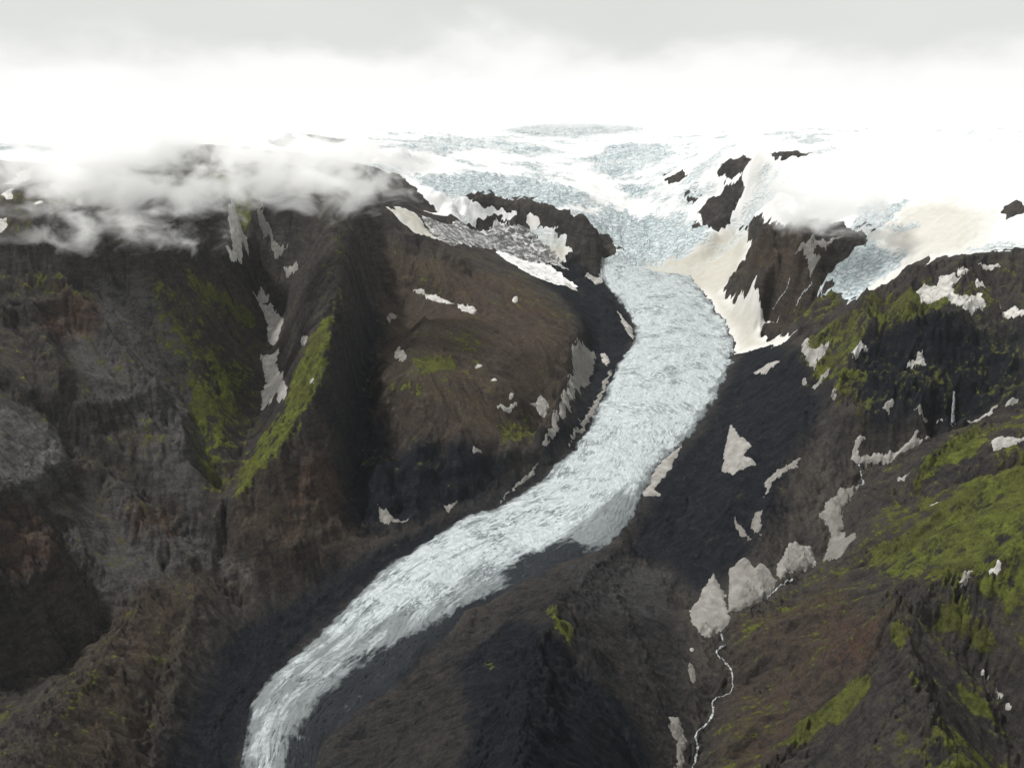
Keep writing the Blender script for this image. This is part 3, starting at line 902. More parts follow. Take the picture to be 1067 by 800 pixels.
def tongue_material():
    m, n, l, b = new_mat('glacier_ice', .7, .12)
    g = G(n, l)
    dirt_, deb_, up_, var_ = g.attr('ice')
    uv = N(n, 'ShaderNodeAttribute', attribute_name='flow').outputs['Vector']
    n_big = g.noise(90, 5, .6)
    n_mid = g.noise(16, 6, .7)
    stre = g.noise(1.0, 6, .65, src=g.mapped((1 / 16, 1 / 70, 1), uv), dist=.8)      # streaks along the flow
    flk = g.noise(1.0, 5, .7, src=g.mapped((1 / 7, 1 / 15, 1), uv), dist=1.0)
    trv = g.noise(1.0, 5, .65, src=g.mapped((1 / 60, 1 / 9, 1), uv), dist=.8)         # cracks across the flow
    n_sm = g.noise(5, 4, .7)
    def cracks(sx, sy, width, detail=4.0, seed=0.0):
        """thin wandering lines: where a stretched noise passes its middle value"""
        mp = N(n, 'ShaderNodeMapping')
        mp.inputs['Scale'].default_value = (1 / sx, 1 / sy, 1)
        mp.inputs['Location'].default_value = (seed, seed * .7, seed)
        l.new(uv, mp.inputs[0])
        q = g.noise(1.0, detail, .6, src=mp.outputs[0], dist=.5)
        return g.ramp(g.math('ABSOLUTE', g.math('SUBTRACT', q, .5)), .0, width, 1, 0)
    c = g.mix(g.ramp(n_mid, .3, .7), (.35, .395, .41), (.47, .505, .515))
    c = g.mix(g.ramp(n_sm, .5, .72, 0, .4), c, (.33, .365, .375))
    c = g.mix(g.ramp(stre, .47, .66, 0, .6), c, (.30, .335, .345))
    some = g.ramp(n_big, .44, .62, .0, 1)
    some2 = g.ramp(n_big, .56, .38, .0, 1)
    ck_l = g.math('MULTIPLY', g.math('MAXIMUM', cracks(13, 42, .045), cracks(36, 130, .032, 5.0, 7.7)), g.math('MULTIPLY', some, g.math('SUBTRACT', 1.0, g.math('MULTIPLY', up_, .6))))
    ck_t = g.math('MULTIPLY', g.math('MAXIMUM', cracks(60, 13, .045, 4.0, 3.1), cracks(170, 34, .030, 5.0, 9.2)), g.math('MULTIPLY', some2, g.math('ADD', .45, g.math('MULTIPLY', up_, .55))))
    ck = g.math('MAXIMUM', ck_l, ck_t)
    c = g.mix(g.math('MULTIPLY', ck, .85), c, (.075, .09, .10))  # dark depth of the crevasses put into the colour
    c = g.mix(g.math('MULTIPLY', g.ramp(flk, .57, .64, 0, .9), some), c, (.07, .08, .09))
    df = g.math('ADD', dirt_, g.math('MULTIPLY', g.math('SUBTRACT', stre, .5), 1.3))
    c = g.mix(g.ramp(df, .35, .95, 0, .85), c, (.12, .135, .138))
    db = g.math('ADD', deb_, g.math('ADD', g.math('MULTIPLY', g.math('SUBTRACT', n_mid, .5), 1.0), g.math('MULTIPLY', g.math('SUBTRACT', stre, .5), 1.2)))
    c = g.mix(g.ramp(db, .36, .86), c, (.016, .019, .023))
    l.new(c, b.inputs['Base Color'])
    h = g.math('SUBTRACT', g.math('MULTIPLY', g.math('ADD', n_sm, n_mid), .6), g.math('ADD', ck, g.ramp(flk, .55, .7)))
    nb = g.bump(h, .6, 3.0)
    nb = g.bump(stre, .15, 3.0, nb)
    l.new(nb, b.inputs['Normal'])
    return m


def snow_material():
    m, n, l, b = new_mat('old_snow', .85, .2)
    g = G(n, l)
    dirt_, _, _, _ = g.attr('ice')
    n_mid = g.noise(22, 5, .65, dist=.6)
    n_sm = g.noise(5, 4, .65)
    c = g.mix(g.math('POWER', dirt_, .65), (.58, .57, .545), (.115, .110, .100))
    d = g.mix(.6, c, (.13, .12, .105))
    c = g.mix(g.ramp(n_mid, .42, .68, 0, .9), c, d)
    c = g.mix(g.ramp(n_sm, .6, .75, 0, .5), c, (.12, .11, .10))
    l.new(c, b.inputs['Base Color'])
    l.new(g.bump(n_sm, .5, 2.0, g.bump(n_mid, .8, 6.0)), b.inputs['Normal'])
    return m


def water_material():
    m, n, l, b = new_mat('white_water', .35, .5)
    g = G(n, l)
    n1 = g.noise(5, 5, .7)
    l.new(g.mix(g.ramp(n1, .35, .62), (.05, .055, .06), (.34, .365, .375)), b.inputs['Base Color'])
    l.new(g.bump(n1, .6, 1.0), b.inputs['Normal'])
    return m


MT, MI, MG, MS, MW = terrain_material(), ice_material('ice_cap_snow'), tongue_material(), snow_material(), water_material()

# ------------------------------------------------------------------ the land, cut into its hills
T_ICE = np.clip(sd_ice * .16, -9, 7)
P = np.stack([X, Y, Z], -1).reshape(-1, 3)
cover = np.stack([moss, dark, brown, red], -1).reshape(-1, 4)
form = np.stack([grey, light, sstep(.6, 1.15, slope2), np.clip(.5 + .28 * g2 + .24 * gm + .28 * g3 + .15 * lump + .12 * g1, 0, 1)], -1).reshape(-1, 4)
F = grid_faces(ROWS, NA + 1)
zid = np.zeros(X.shape, np.int8)
for i, k in enumerate(('buttress', 'left', 'table', 'middle', 'scree', 'right')):
    zid[sdist(ZW[k], X + jx * .3, Y + jy * .3, 60) > 0] = i + 1
hid = (T_ICE > 5.5) | (sd_tongue > 45)
zf = zid.ravel()[F[:, 0]]
hf = hid.ravel()[F].all(1)
for i, (nm, lab) in enumerate((
        ('moraine', 'dark gravel moraine and valley floor along the glacier'),
        ('mountain', 'dark craggy buttress between the ice apron and the hanging glacier'),
        ('mountain', 'brown and grey mountainside with green gullies under the low cloud'),
        ('hill', 'brown flat-topped hill with a dark cliff and mossy spur beside the glacier bend'),
        ('hill', 'bare striated grey-brown hill in the middle below the glacier'),
        ('moraine', 'black scree slope between the glacier and the snow-choked stream'),
        ('mountain', 'green mossy mountainside with snow patches and a waterfall'))):
    f = F[(zf == i) & ~hf]
    link(nm, quad_mesh(nm, P, f, {'cover': cover, 'form': form}), MT, label=lab, kind='structure')

# ------------------------------------------------------------------ ice cap, icefall, hanging glacier, snow apron
BLUE = [
    ([(430, 184), (470, 182), (540, 185), (580, 192), (608, 206), (620, 216), (600, 214), (580, 220), (560, 214), (530, 207), (470, 208), (440, 196)], 30, 1.0),
    ([(590, 226), (640, 218), (690, 222), (730, 232), (742, 244), (720, 262), (690, 274), (655, 284), (630, 288), (645, 262), (632, 244)], 35, 1.0),
    ([(615, 165), (640, 152), (690, 150), (705, 160), (690, 170), (660, 182), (640, 188), (620, 180)], 50, .75),
    ([(640, 188), (690, 200), (720, 200), (725, 215), (690, 212), (650, 200)], 40, .6),
    ([(852, 293), (872, 272), (903, 254), (940, 265), (937, 279), (916, 292), (901, 302), (896, 312), (858, 310)], 14, 1.0),
    ([(886, 238), (900, 214), (942, 212), (924, 235), (906, 248)], 20, .95), ([(925, 240), (955, 232), (957, 238), (930, 244)], 10, .8),
    ([(1005, 262), (1040, 254), (1090, 256), (1090, 266), (1020, 268)], 14, .6),
    ([(390, 158), (440, 142), (500, 144), (560, 150), (590, 160), (560, 166), (500, 155), (430, 160)], 60, .6),
    ([(520, 138), (570, 130), (660, 130), (670, 138), (560, 145)], 80, .55), ([(0, 152), (80, 150), (80, 162), (0, 165)], 80, .4), ([(0, 130), (130, 122), (130, 130), (0, 136)], 90, .4),
]
blue = np.zeros(X.shape)
for p, soft, amt in BLUE:
    blue = np.maximum(blue, amt * sstep(-soft, soft, sdist(drop(p), X + jx * 2.2, Y + jy * 2.2, soft * 1.01)))
blue = np.clip(blue + .75 * sstep(-.03, .3, fbm(X * .45, Y, 130, 5, 421, .6)) * sstep(4200, 4700, Y) * sstep(7000, 5600, Y), 0, 1)
DIRT = [ICE['apron'], [(906, 248), (943, 214), (984, 205), (1030, 220), (1035, 250), (1010, 266), (977, 271), (945, 290), (910, 311), (900, 303), (936, 280), (940, 265)],
        [(650, 284), (690, 262), (735, 266), (745, 300), (640, 300)], ICE['chute'], ICE['dirty'], [(770, 160), (800, 175), (830, 200), (800, 235), (775, 235), (780, 200)]]
dirtm = np.maximum(mask(DIRT[:1] + DIRT[2:5], 50), np.maximum(.8 * mask(DIRT[1:2], 110, X + 2 * jx, Y + 2 * jy), .4 * mask(DIRT[5:], 60)))
debris = np.clip(.55 * sstep(30, 0, sd_ice) * fbm(X, Y, 30, 3, 77) + .75 * sstep(-40, 30, icek['streak']) + 1.1 * sstep(-30, 10, icek['rubble']), 0, 1.1) * .6
serac = ridged(X + jx, (Y + jy) * 1.5, 70, 4, 401, .6)
Zi = Z + T_ICE + blue * ((serac - .4) * 26 + 16 * fbm(X, Y, 110, 3, 431)) * sstep(2, 25, sd_ice)
Pi = np.stack([X, Y, Zi], -1).reshape(-1, 3)
icea = np.stack([blue, dirtm, debris, serac], -1).reshape(-1, 4)
vis = (T_ICE > -4).ravel()[F].any(1) & (sd_tongue.ravel()[F].max(1) < 150)
sd_hang = sdist(drop([(840, 296), (872, 268), (886, 240), (900, 212), (945, 208), (930, 240), (950, 262), (940, 282), (916, 296), (903, 304), (897, 318), (845, 318)]), X, Y, 50) > 0
fall_poly = [(600, 214), (640, 205), (690, 205), (735, 225), (748, 244), (738, 256), (700, 270), (655, 284), (620, 300), (610, 280), (600, 230)]
sd_fall = sdist(drop(fall_poly), X, Y, 50) > 0
sd_apr = icek['apron'] > -25
iid = np.zeros(X.shape, np.int8)
iid[sd_apr] = 3
iid[sd_fall] = 1
iid[sd_hang] = 2
iid[icek['shelf'] > -20] = 4
iid[(icek['chute'] > -20) | (icek['dirty'] > -20) | (icek['streak'] > -20) | (icek['rubble'] > -20)] = 5
fi = iid.ravel()[F[:, 0]]
glacier = empty('glacier', (*TL[200], 0.), 'long pale glacier tongue bending down the dark valley below the icefall', 'glacier')
gl = np.array(glacier.location)


def ice_piece(name, k, **kw):
    f = F[vis & (fi == k)]
    par = kw.get('parent')
    pts = Pi - gl if par else Pi
    return link(name, quad_mesh(name, pts, f, {'ice': icea}), MI, **kw)


ice_piece('ice_cap', 0, label='white snow-covered ice cap fading into the cloud', kind='structure')
ice_piece('icefall', 1, parent=glacier)
ice_piece('hanging_glacier', 2, label='small blue hanging glacier above the mossy crest', cat='glacier')
ice_piece('snow_apron', 3, label='beige dirty snow apron wrapping round the head of the glacier tongue', cat='snow field')
ice_piece('snow_shelf', 4, label='white scalloped snow shelf under the dark cliff band', cat='snow field')
ice_piece('snow_chute', 5, label='steep streaky snow chutes below the cliff band left of the icefall', cat='snow field')


def build_tongue():
    ns, nt = 1250, 190
    L, R = spline(TL[::10], ns), spline(TR[::10], ns)
    mid = (L + R) / 2
    sm = np.concatenate([[0], np.cumsum(np.hypot(*np.diff(mid, axis=0).T))])
    t = np.linspace(-1.22, 1.22, nt)
    wid = np.hypot(*(R - L).T) / 2
    x = mid[:, None, 0] + (R - L)[:, None, 0] * .5 * t[None, :]
    y = mid[:, None, 1] + (R - L)[:, None, 1] * .5 * t[None, :]
    tm = wid[:, None] * t[None, :]
    s = np.repeat(sm[:, None], nt, 1)
    smax = sm[-1]
    su = s / smax
    edge = wid[:, None] * (1 - np.abs(t[None, :])) + fbm(x, y, 90, 4, 501) * 22 + fbm(x, y, 22, 3, 503) * 7
    thick = np.where(edge > 0, 16 * (1 - np.exp(-np.clip(edge, 0, None) / 45)), edge * .35)
    thick = np.clip(thick, -10, 30)
    inner = sstep(0, 25, edge)
    up = sstep(.42, .6, su)                                   # bend and above: cracks across the flow
    arc = s + (tm / (wid[:, None] + 1)) ** 2 * 60 + 18 * fbm(x, y, 120, 3, 511)
    tr_ = .2 - ridged(arc * 1.0, tm * .16, 26, 3, 521, .6) ** 5
    lo_ = .2 - ridged(tm + 14 * fbm(x, y, 80, 3, 531), s * .3, 28, 3, 541, .6) ** 5
    chop = fbm(x, y, 12, 3, 551, .6)
    dz = inner * (up * tr_ * 8 + (1 - .5 * up) * lo_ * 8 + chop * .9 + 9 * fbm(x, y, 150, 3, 561))
    z = samp(Z, x, y) + thick + dz
    # dirt: more along the margins, the right-hand side and the snout
    dirt = .75 * sstep(50, 0, edge + 45 * fbm(x, y, 60, 4, 577, .6)) + .16 * up * (.5 + .5 * np.sin(arc / 16.)) * sstep(-.2, .4, fbm(x, y, 200, 2, 579)) + .5 * sstep(.1, .95, t)[None, :] * sstep(.7, .3, su) + .6 * sstep(.3, .02, su) * sstep(-.5, .7, t)[None, :] + .3 * sstep(.55, .05, su) + .4 * sstep(.0, .35, fbm(tm * 1.0, s * .2, 46, 5, 571, .6))
    deb = .85 * sstep(26, -3, edge + 10 * fbm(x, y, 30, 3, 583)) + .7 * sstep(.55, 1.0, t)[None, :] * sstep(.36, .2, su)
    for p, amt in (([(522, 600), (545, 581), (592, 566), (612, 572), (604, 592), (560, 612), (524, 626)], .95), ([(300, 775), (330, 735), (358, 708), (420, 668), (468, 642), (500, 652), (450, 702), (400, 742), (360, 785), (335, 850), (290, 850)], .95),
                   ([(303, 715), (318, 700), (330, 698), (320, 712), (308, 722)], .62), ([(352, 698), (400, 672), (410, 680), (360, 712)], .8)):
        deb = np.maximum(deb, amt * sstep(-26, 26, sdist(drop(p), x + fbm(x, y, 50, 3, 61) * 22, y + fbm(x, y, 50, 3, 62) * 22, 27)))
    for p, amt in (([(556, 596), (600, 548), (640, 520), (668, 522), (648, 566), (600, 590)], .55), ([(250, 800), (275, 715), (337, 668), (420, 640), (440, 665), (330, 745), (290, 830)], .32), ([(480, 640), (540, 585), (600, 570), (560, 612)], .4)):
        dirt = dirt + amt * sstep(-40, 40, sdist(drop(p), x, y, 41))
    a = np.stack([dirt, deb, up, chop], -1).reshape(-1, 4)
    fl = np.stack([tm, arc, s * 0], -1).reshape(-1, 3)
    F2 = grid_faces(ns, nt)
    ok = (edge > -14).ravel()[F2].any(1)
    Pt = np.stack([x, y, z], -1).reshape(-1, 3) - gl
    me = quad_mesh('ice_tongue', Pt, F2[ok][:, ::1], {'ice': a, 'flow': fl})
    return link('ice_tongue', me, MG, parent=glacier)


build_tongue()

# ------------------------------------------------------------------ snow patches lying on the land
def patch(name, poly, label, cat, group=None, dirt=.5, thick=3.2, mat=None, rag=1.0, seed=0, n=None, spread=None):
    w = drop(poly, Zs)
    lo, hi = w.min(0) - 14, w.max(0) + 14
    size = hi - lo
    step = max(1.5, max(size) / 110)
    nx, ny = max(6, int(size[0] / step)), max(6, int(size[1] / step))
    x, y = np.meshgrid(np.linspace(lo[0], hi[0], nx), np.linspace(lo[1], hi[1], ny))
    dd = np.linalg.norm(w.mean(0))
    k = dd / 2000.
    sd = sdist(w, x + rag * 10 * k * fbm(x, y, 34 * k, 4, 700 + seed, .6), y + rag * 10 * k * fbm(x, y, 34 * k, 4, 800 + seed, .6), 40) + rag * 5 * fbm(x, y, 10, 2, 900 + seed)
    th = np.where(sd > 0, .5 + thick * (1 - np.exp(-sd / 9.)), sd * .6)
    zz = samp(Z, x, y)
    z = zz + np.clip(samp(Zs, x, y) - zz, -.6, 8) * sstep(-1, 9, sd) * .85 + np.clip(th, -6, thick + 1)
    Pp = np.stack([x, y, z], -1).reshape(-1, 3)
    Fp = grid_faces(ny, nx)
    ok = (sd > -5).ravel()[Fp].any(1)
    if not ok.any():
        print('empty patch', label); return None
    a = np.stack([np.clip(dirt + .25 * fbm(x, y, 25, 3, 950 + seed), 0, 1)] * 4, -1).reshape(-1, 4)
    c = np.array([*w.mean(0), 0.]); c[2] = samp(Z, c[0], c[1])
    o = link(name, quad_mesh(name, Pp - c, Fp[ok], {'ice': a}), mat or MS, label=label, cat=cat, group=group)
    o.location = c
    return o


def oval(x, y, rx, ry, rot=0.):
    a = np.linspace(0, 2 * math.pi, 9)[:-1]
    c, s = math.cos(math.radians(rot)), math.sin(math.radians(rot))
    return [(x + rx * math.cos(t) * c - ry * math.sin(t) * s, y + rx * math.cos(t) * s + ry * math.sin(t) * c) for t in a]


PATCHES = [
    # gully on the left
    ([(262, 297), (272, 297), (281, 304), (278, 308), (268, 304)], .45, 'small snow scrap at the top of the gully snow'),
    ([(270, 309), (281, 310), (287, 324), (296, 331), (291, 346), (287, 357), (281, 359), (279, 346), (279, 334), (272, 320)], .4, 'upper snow strip in the green gully of the mountainside'),
    ([(270, 369), (291, 363), (287, 378), (294, 391), (299, 405), (297, 415), (290, 418), (287, 410), (282, 423), (273, 424), (273, 408), (277, 398), (275, 383)], .4, 'lower ragged snow strip in the green gully of the mountainside'),
    (oval(317, 355, 3.5, 6, 25), .6, 'thin grey snow scrap high on the mossy spur'), (oval(325, 398, 3, 3.5), .5, 'tiny snow spot low on the mossy spur'),
    ([(231, 248), (240, 256), (260, 252), (259, 264), (248, 270), (240, 273), (236, 260)], .2, 'forked white snow patch just under the low cloud'),
    ([(263, 236), (275, 232), (286, 248), (301, 254), (288, 266), (279, 246), (270, 243)], .75, 'grey dirty snow fan under the low cloud'),
    ([(297, 276), (308, 273), (311, 279), (299, 286)], .7, 'small grey snow patch below the snow fan'),
    ([(5, 192), (20, 180), (38, 173), (30, 186), (18, 193)], .05, 'white snow tongue high on the mountain at the cloud edge'),
    ([(0, 201), (13, 196), (14, 206), (6, 209)], .05, 'small white snow patch at the picture edge below the snow tongue'),
    ([(-14, 228), (7, 226), (6, 239), (-14, 248)], .1, 'white snow patch cut by the picture edge under the cloud'),
    ([(52, 197), (64, 188), (78, 198), (62, 204)], .05, 'white snow patch half hidden in the thick cloud'),
    (oval(41, 212, 6, 2, -15), .1, 'thin snow line on the crest beside the cloud'), (oval(82, 211, 4, 4), .1, 'tiny snow spot at the foot of the cloud'),
    # table hill
    ([(431, 300), (441, 301), (445, 306), (434, 304)], .35, 'first small piece of the broken snow line on the brown hill'),
    ([(443, 307), (452, 306), (471, 314), (473, 318), (460, 316), (443, 312)], .15, 'middle bright piece of the broken snow line on the brown hill'),
    ([(477, 316), (486, 318), (497, 323), (495, 328), (477, 321)], .15, 'last bright piece of the broken snow line on the brown hill'),
    (oval(537, 312, 4, 2.6, -20), .1, 'tiny bright snow spot on the far edge of the brown hill'),
    ([(400, 332), (407, 325), (413, 330), (404, 335)], .8, 'grey snow scrap beside the dark gully'), ([(412, 367), (416, 361), (423, 372), (419, 377), (412, 374)], .55, 'pale snow scrap at the lip of the dark gully'),
    (oval(499, 382, 4, 1.6), .25, 'tiny snow dash on the brown hilltop'), (oval(515, 396, 3, 1.6), .25, 'tinier snow dash on the brown hilltop'), (oval(533, 414, 3, 3), .4, 'tiny snow spot above the oblong patch'),
    ([(519, 425), (538, 420), (541, 423), (525, 430)], .4, 'oblong snow patch on the rim of the brown hill'), ([(552, 421), (564, 413), (571, 418), (569, 433), (563, 433), (559, 425)], .5, 'hook-shaped snow patch on the rim of the brown hill'),
    (oval(497, 470, 5, 3.5), .75, 'grey round snow scrap on the dark cliff'), ([(394, 529), (404, 533), (410, 540), (427, 541), (414, 545), (400, 545), (394, 536)], .75, 'dirty snow wedge at the foot of the dark cliff'),
    ([(462, 527), (476, 521), (468, 534)], .9, 'brownish old snow patch near the moraine edge'),
    ([(626, 368), (630, 368), (635, 376), (632, 381), (627, 375)], .35, 'oval cream snow patch beside the glacier bend'),
    ([(645, 326), (655, 338), (662, 350), (659, 354), (651, 342)], .4, 'thin beige snow rim on the inner edge of the glacier'),
    ([(609, 286), (630, 288), (623, 297)], .3, 'white snow scrap at the foot of the icefall'),
    ([(586, 290), (593, 294), (602, 303), (588, 298)], .15, 'bright snow scrap at the end of the chutes'),
    # glacier edge on the right
    ([(710, 464), (688, 480), (674, 496), (666, 517), (688, 517), (682, 509), (698, 489)], .55, 'beige snow strip along the outer edge of the glacier'),
    # scree slope and stream
    ([(761, 443), (771, 455), (783, 464), (774, 475), (788, 483), (764, 495), (752, 489), (755, 470)], .6, 'jagged grey snow patch alone on the black scree'),
    ([(835, 474), (830, 486), (809, 499), (796, 517), (798, 500), (815, 488)], .7, 'slanting grey snow strip on the scree'),
    ([(765, 537), (774, 550), (783, 564), (768, 552)], .85, 'slim grey snow sliver, the lower of a pair on the scree'), ([(783, 550), (786, 536), (795, 532), (791, 557)], .85, 'upright grey snow sliver, the upper of a pair on the scree'),
    ([(717, 638), (730, 620), (744, 596), (755, 620), (760, 646), (738, 664), (727, 658)], .72, 'large pointed grey snow block above the lower stream'),
    ([(760, 592), (774, 581), (786, 591), (795, 586), (809, 604), (801, 619), (781, 632), (759, 637)], .78, 'broad grey snow block, middle one of three in the stream bed'),
    ([(808, 595), (823, 566), (846, 569), (851, 586), (825, 597), (812, 604)], .72, 'ribbed grey snow block, uppermost of three in the stream bed'),
    ([(876, 509), (895, 506), (878, 529), (876, 541), (893, 558), (877, 578), (857, 584), (867, 557), (852, 538)], .85, 'long grey snow bed filling the stream above the blocks'),
    ([(889, 462), (896, 451), (901, 456), (893, 466), (895, 475), (910, 473), (940, 465), (956, 452), (954, 459), (968, 458), (943, 469), (897, 485), (886, 477)], .6, 'branching snow bed at the head of the stream'),
    ([(975, 441), (990, 437), (1038, 424), (1034, 430), (994, 439)], .45, 'thin snow strip at the foot of the waterfall'), ([(954, 427), (960, 428), (967, 435), (958, 433)], .6, 'small snow scrap beside the waterfall'),
    ([(1046, 421), (1063, 413), (1060, 418), (1049, 423)], .5, 'short snow dash beyond the waterfall'),
    ([(835, 362), (840, 356), (842, 367), (864, 357), (862, 365), (850, 384), (842, 380)], .55, 'hooked grey snow patch below the mossy crest'), ([(786, 389), (800, 378), (811, 376), (806, 383), (791, 390)], .5, 'lens-shaped snow patch at the foot of the apron'),
    ([(883, 372), (902, 360), (904, 363), (887, 373)], .2, 'thin bright snow line under the mossy crest'), ([(946, 377), (962, 367), (965, 379), (950, 381)], .25, 'small bright snow patch in the dark hollow'),
    ([(920, 426), (928, 416), (932, 421), (926, 431)], .6, 'small round grey snow patch above the stream head'), (oval(838, 397, 2.2, 5), .7, 'narrow grey snow scrap left of the slanting streak'),
    ([(846, 404), (856, 392), (865, 383), (862, 390), (850, 404)], .6, 'slanting snow streak on the slope above the scree'), (oval(869, 412, 3, 3), .6, 'tiny grey snow spot above the scree'),
    ([(955, 302), (963, 296), (977, 296), (980, 287), (1001, 290), (990, 299), (994, 307), (1008, 309), (1022, 306), (1027, 318), (1007, 324), (987, 313), (970, 314), (959, 319)], .2, 'largest cream snow patch on the crest of the mossy mountain'),
    (oval(1003, 283, 6, 4, -15), .1, 'small white snow patch above the largest crest patch'), (oval(1021, 297, 5, 4.5), .1, 'round white snow patch beside the largest crest patch'),
    ([(1040, 321), (1058, 320), (1075, 326), (1058, 330)], .1, 'white snow patch cut by the picture edge below the crest'), (oval(1031, 277, 12, 2.4, 4), .2, 'thin bluish snow line on top of the crest'),
    ([(828, 265), (839, 255), (849, 248), (880, 244), (852, 259), (846, 263), (855, 272), (845, 285), (839, 270)], .55, 'forked dirty snow patch on top of the buttress'),
    ([(1032, 461), (1050, 457), (1080, 453), (1053, 465), (1036, 467)], .35, 'snow strip by the picture edge between moss banks'), ([(929, 503), (948, 493), (943, 501)], .6, 'small snow wedge under the mossy bank'),
    (oval(973, 525, 5, 1.6, -15), .35, 'tiny snow dash on the edge of the mossy bank'), ([(999, 607), (1008, 600), (1017, 593), (1012, 604), (1000, 610)], .5, 'grey and white snow patch in the mossy hollow'),
    ([(1032, 597), (1037, 590), (1042, 589), (1041, 595)], .15, 'small white snow patch on bright moss'), (oval(1058, 576, 3, 1.5), .1, 'tiny white snow dot on bright moss'),
    (oval(1026, 702, 3.5, 4.5, -20), .45, 'top one of three snow spots down the mossy gully'), (oval(1041, 723, 5, 4, 35), .5, 'middle one of three snow spots down the mossy gully'), (oval(1051, 736, 2.6, 3.6, -25), .5, 'lowest of three snow spots down the mossy gully'),
    (oval(721, 701, 3.4, 12, -12), .85, 'narrow grey snow strip left of the lower stream'), (oval(721, 676, 2.5, 2), .4, 'tiny snow dot left of the lower stream'),
    ([(697, 745), (708, 746), (714, 770), (712, 805), (704, 805), (706, 775), (698, 758)], .85, 'grey snow strip at the bottom edge left of the stream'),
]
for i, (poly, dirt, lab) in enumerate(PATCHES):
    patch('snow_patch', poly, lab, 'snow patch', 'snow patches left on the mountains', dirt=dirt, seed=i, rag=.5 if len(poly) == 8 else 1.0,
          thick=8 if 'block' in lab else 3.2)

# debris-laden ice beside the tongue
patch('dead_ice', [(596, 362), (606, 358), (621, 366), (618, 385), (604, 408), (590, 432), (578, 455), (570, 470), (566, 462), (578, 436), (590, 405), (596, 382)],
      'dirty streaked strip of old ice between brown hill and glacier bend', 'ice', dirt=.75, rag=1.8, seed=90, thick=4)
patch('dead_ice', [(628, 402), (634, 386), (638, 384), (630, 408), (616, 436), (598, 458), (592, 462), (612, 432)],
      'thin ice sliver in the gravel just beside the glacier edge', 'ice', dirt=.8, rag=1.6, seed=91, thick=3)
patch('dead_ice', [(556, 494), (532, 512), (520, 524), (526, 516), (544, 498), (560, 482)], 'faint thin ice line at the foot of the brown hill', 'ice', dirt=.9, rag=1.2, seed=92, thick=3)


# ------------------------------------------------------------------ running water
def ribbon(name, pts, width, label, cat=None, kind=None, lift=1.0, hang=False):
    w = drop(pts)
    p = spline(w, len(w) * 14)
    d = np.gradient(p, axis=0)
    d /= np.linalg.norm(d, axis=1)[:, None] + 1e-9
    nrm = np.stack([-d[:, 1], d[:, 0]], 1)
    s = np.arange(len(p))
    ww = width * (.45 + 1.1 * np.abs(perlin(s * .17, s * 0 + .5, 5)) + .5 * np.abs(perlin(s * .53, s * 0 + .3, 6)))
    p = p + nrm * (width * 1.1 * perlin(s * .23, s * 0 + .9, 8))[:, None]
    c = np.linspace(-1, 1, 5)
    x = p[:, None, 0] + nrm[:, None, 0] * ww[:, None] * c; y = p[:, None, 1] + nrm[:, None, 1] * ww[:, None] * c
    z = samp(Z, x, y).max(1)[:, None] * .35 + samp(Z, x, y) * .65 + lift * (1.1 - c * c)[None, :]
    o = np.array([*p[-1], samp(Z, p[-1, 0], p[-1, 1])])
    me = quad_mesh(name, np.stack([x, y, z], -1).reshape(-1, 3) - o, grid_faces(len(p), 5))
    ob = link(name, me, MW, label=label, cat=cat, kind=kind)
    ob.location = o
    return ob


ribbon('stream', [(752, 660), (756, 672), (747, 679), (761, 695), (763, 716), (744, 729), (742, 746), (726, 763), (727, 780), (722, 800), (718, 830)], 1.9,
       'thin winding meltwater stream below the grey snow blocks', kind='structure')
ribbon('stream', [(826, 603), (815, 609), (806, 616), (796, 624)], 2.0, 'short stretch of white water between the snow blocks', kind='structure')
ribbon('stream', [(895, 484), (897, 494), (900, 503), (892, 508)], 1.8, 'thin white water joining the two upper snow beds', kind='structure')
ribbon('waterfall', [(823, 290), (819, 302), (812, 312), (805, 323)], 2.0, 'long thin waterfall on the dark buttress, nearer the glacier', cat='waterfall', lift=2)
ribbon('waterfall', [(846, 295), (840, 303), (834, 310), (830, 319)], 2.4, 'thin waterfall right below the hanging glacier', cat='waterfall', lift=2)


def big_fall():
    (tx, ty), (bx_, by_) = drop([(993.5, 407), (991, 439)])
    top = np.array([tx, ty, samp(Z, tx, ty) + 1]); bot = np.array([bx_, by_, samp(Z, bx_, by_)])
    q = bot + (top - bot) * np.linspace(0, 1, 60)[:, None]
    top[1] = min(top[1], bot[1] + 30)
    top[2] = H + (top[1]) * ray(993.5, 407)[2] / ray(993.5, 407)[1]
    top[0] = ray(993.5, 407)[0] / ray(993.5, 407)[1] * top[1]
    n = 40
    u = np.linspace(0, 1, n)
    c = np.linspace(-1, 1, 7)
    P0 = top[None, :] + (bot - top)[None, :] * u[:, None]
    P0[:, 1] -= 5 * np.sqrt(u) + 4
    wdt = 2.6 + 2.6 * u + .7 * perlin(u * 9, u * 0 + .4, 3)
    x = P0[:, None, 0] + wdt[:, None] * c + 1.2 * perlin(u * 5, u * 0 + .7, 9)[:, None]
    y = P0[:, None, 1] - 1.6 * (1 - c * c)[None, :]
    z = np.repeat(P0[:, None, 2], 7, 1)
    me = quad_mesh('waterfall', np.stack([x, y, z], -1).reshape(-1, 3) - bot, grid_faces(n, 7))
    o = link('waterfall', me, MW, label='straight white waterfall dropping into the stream head', cat='waterfall')
    o.location = bot


big_fall()


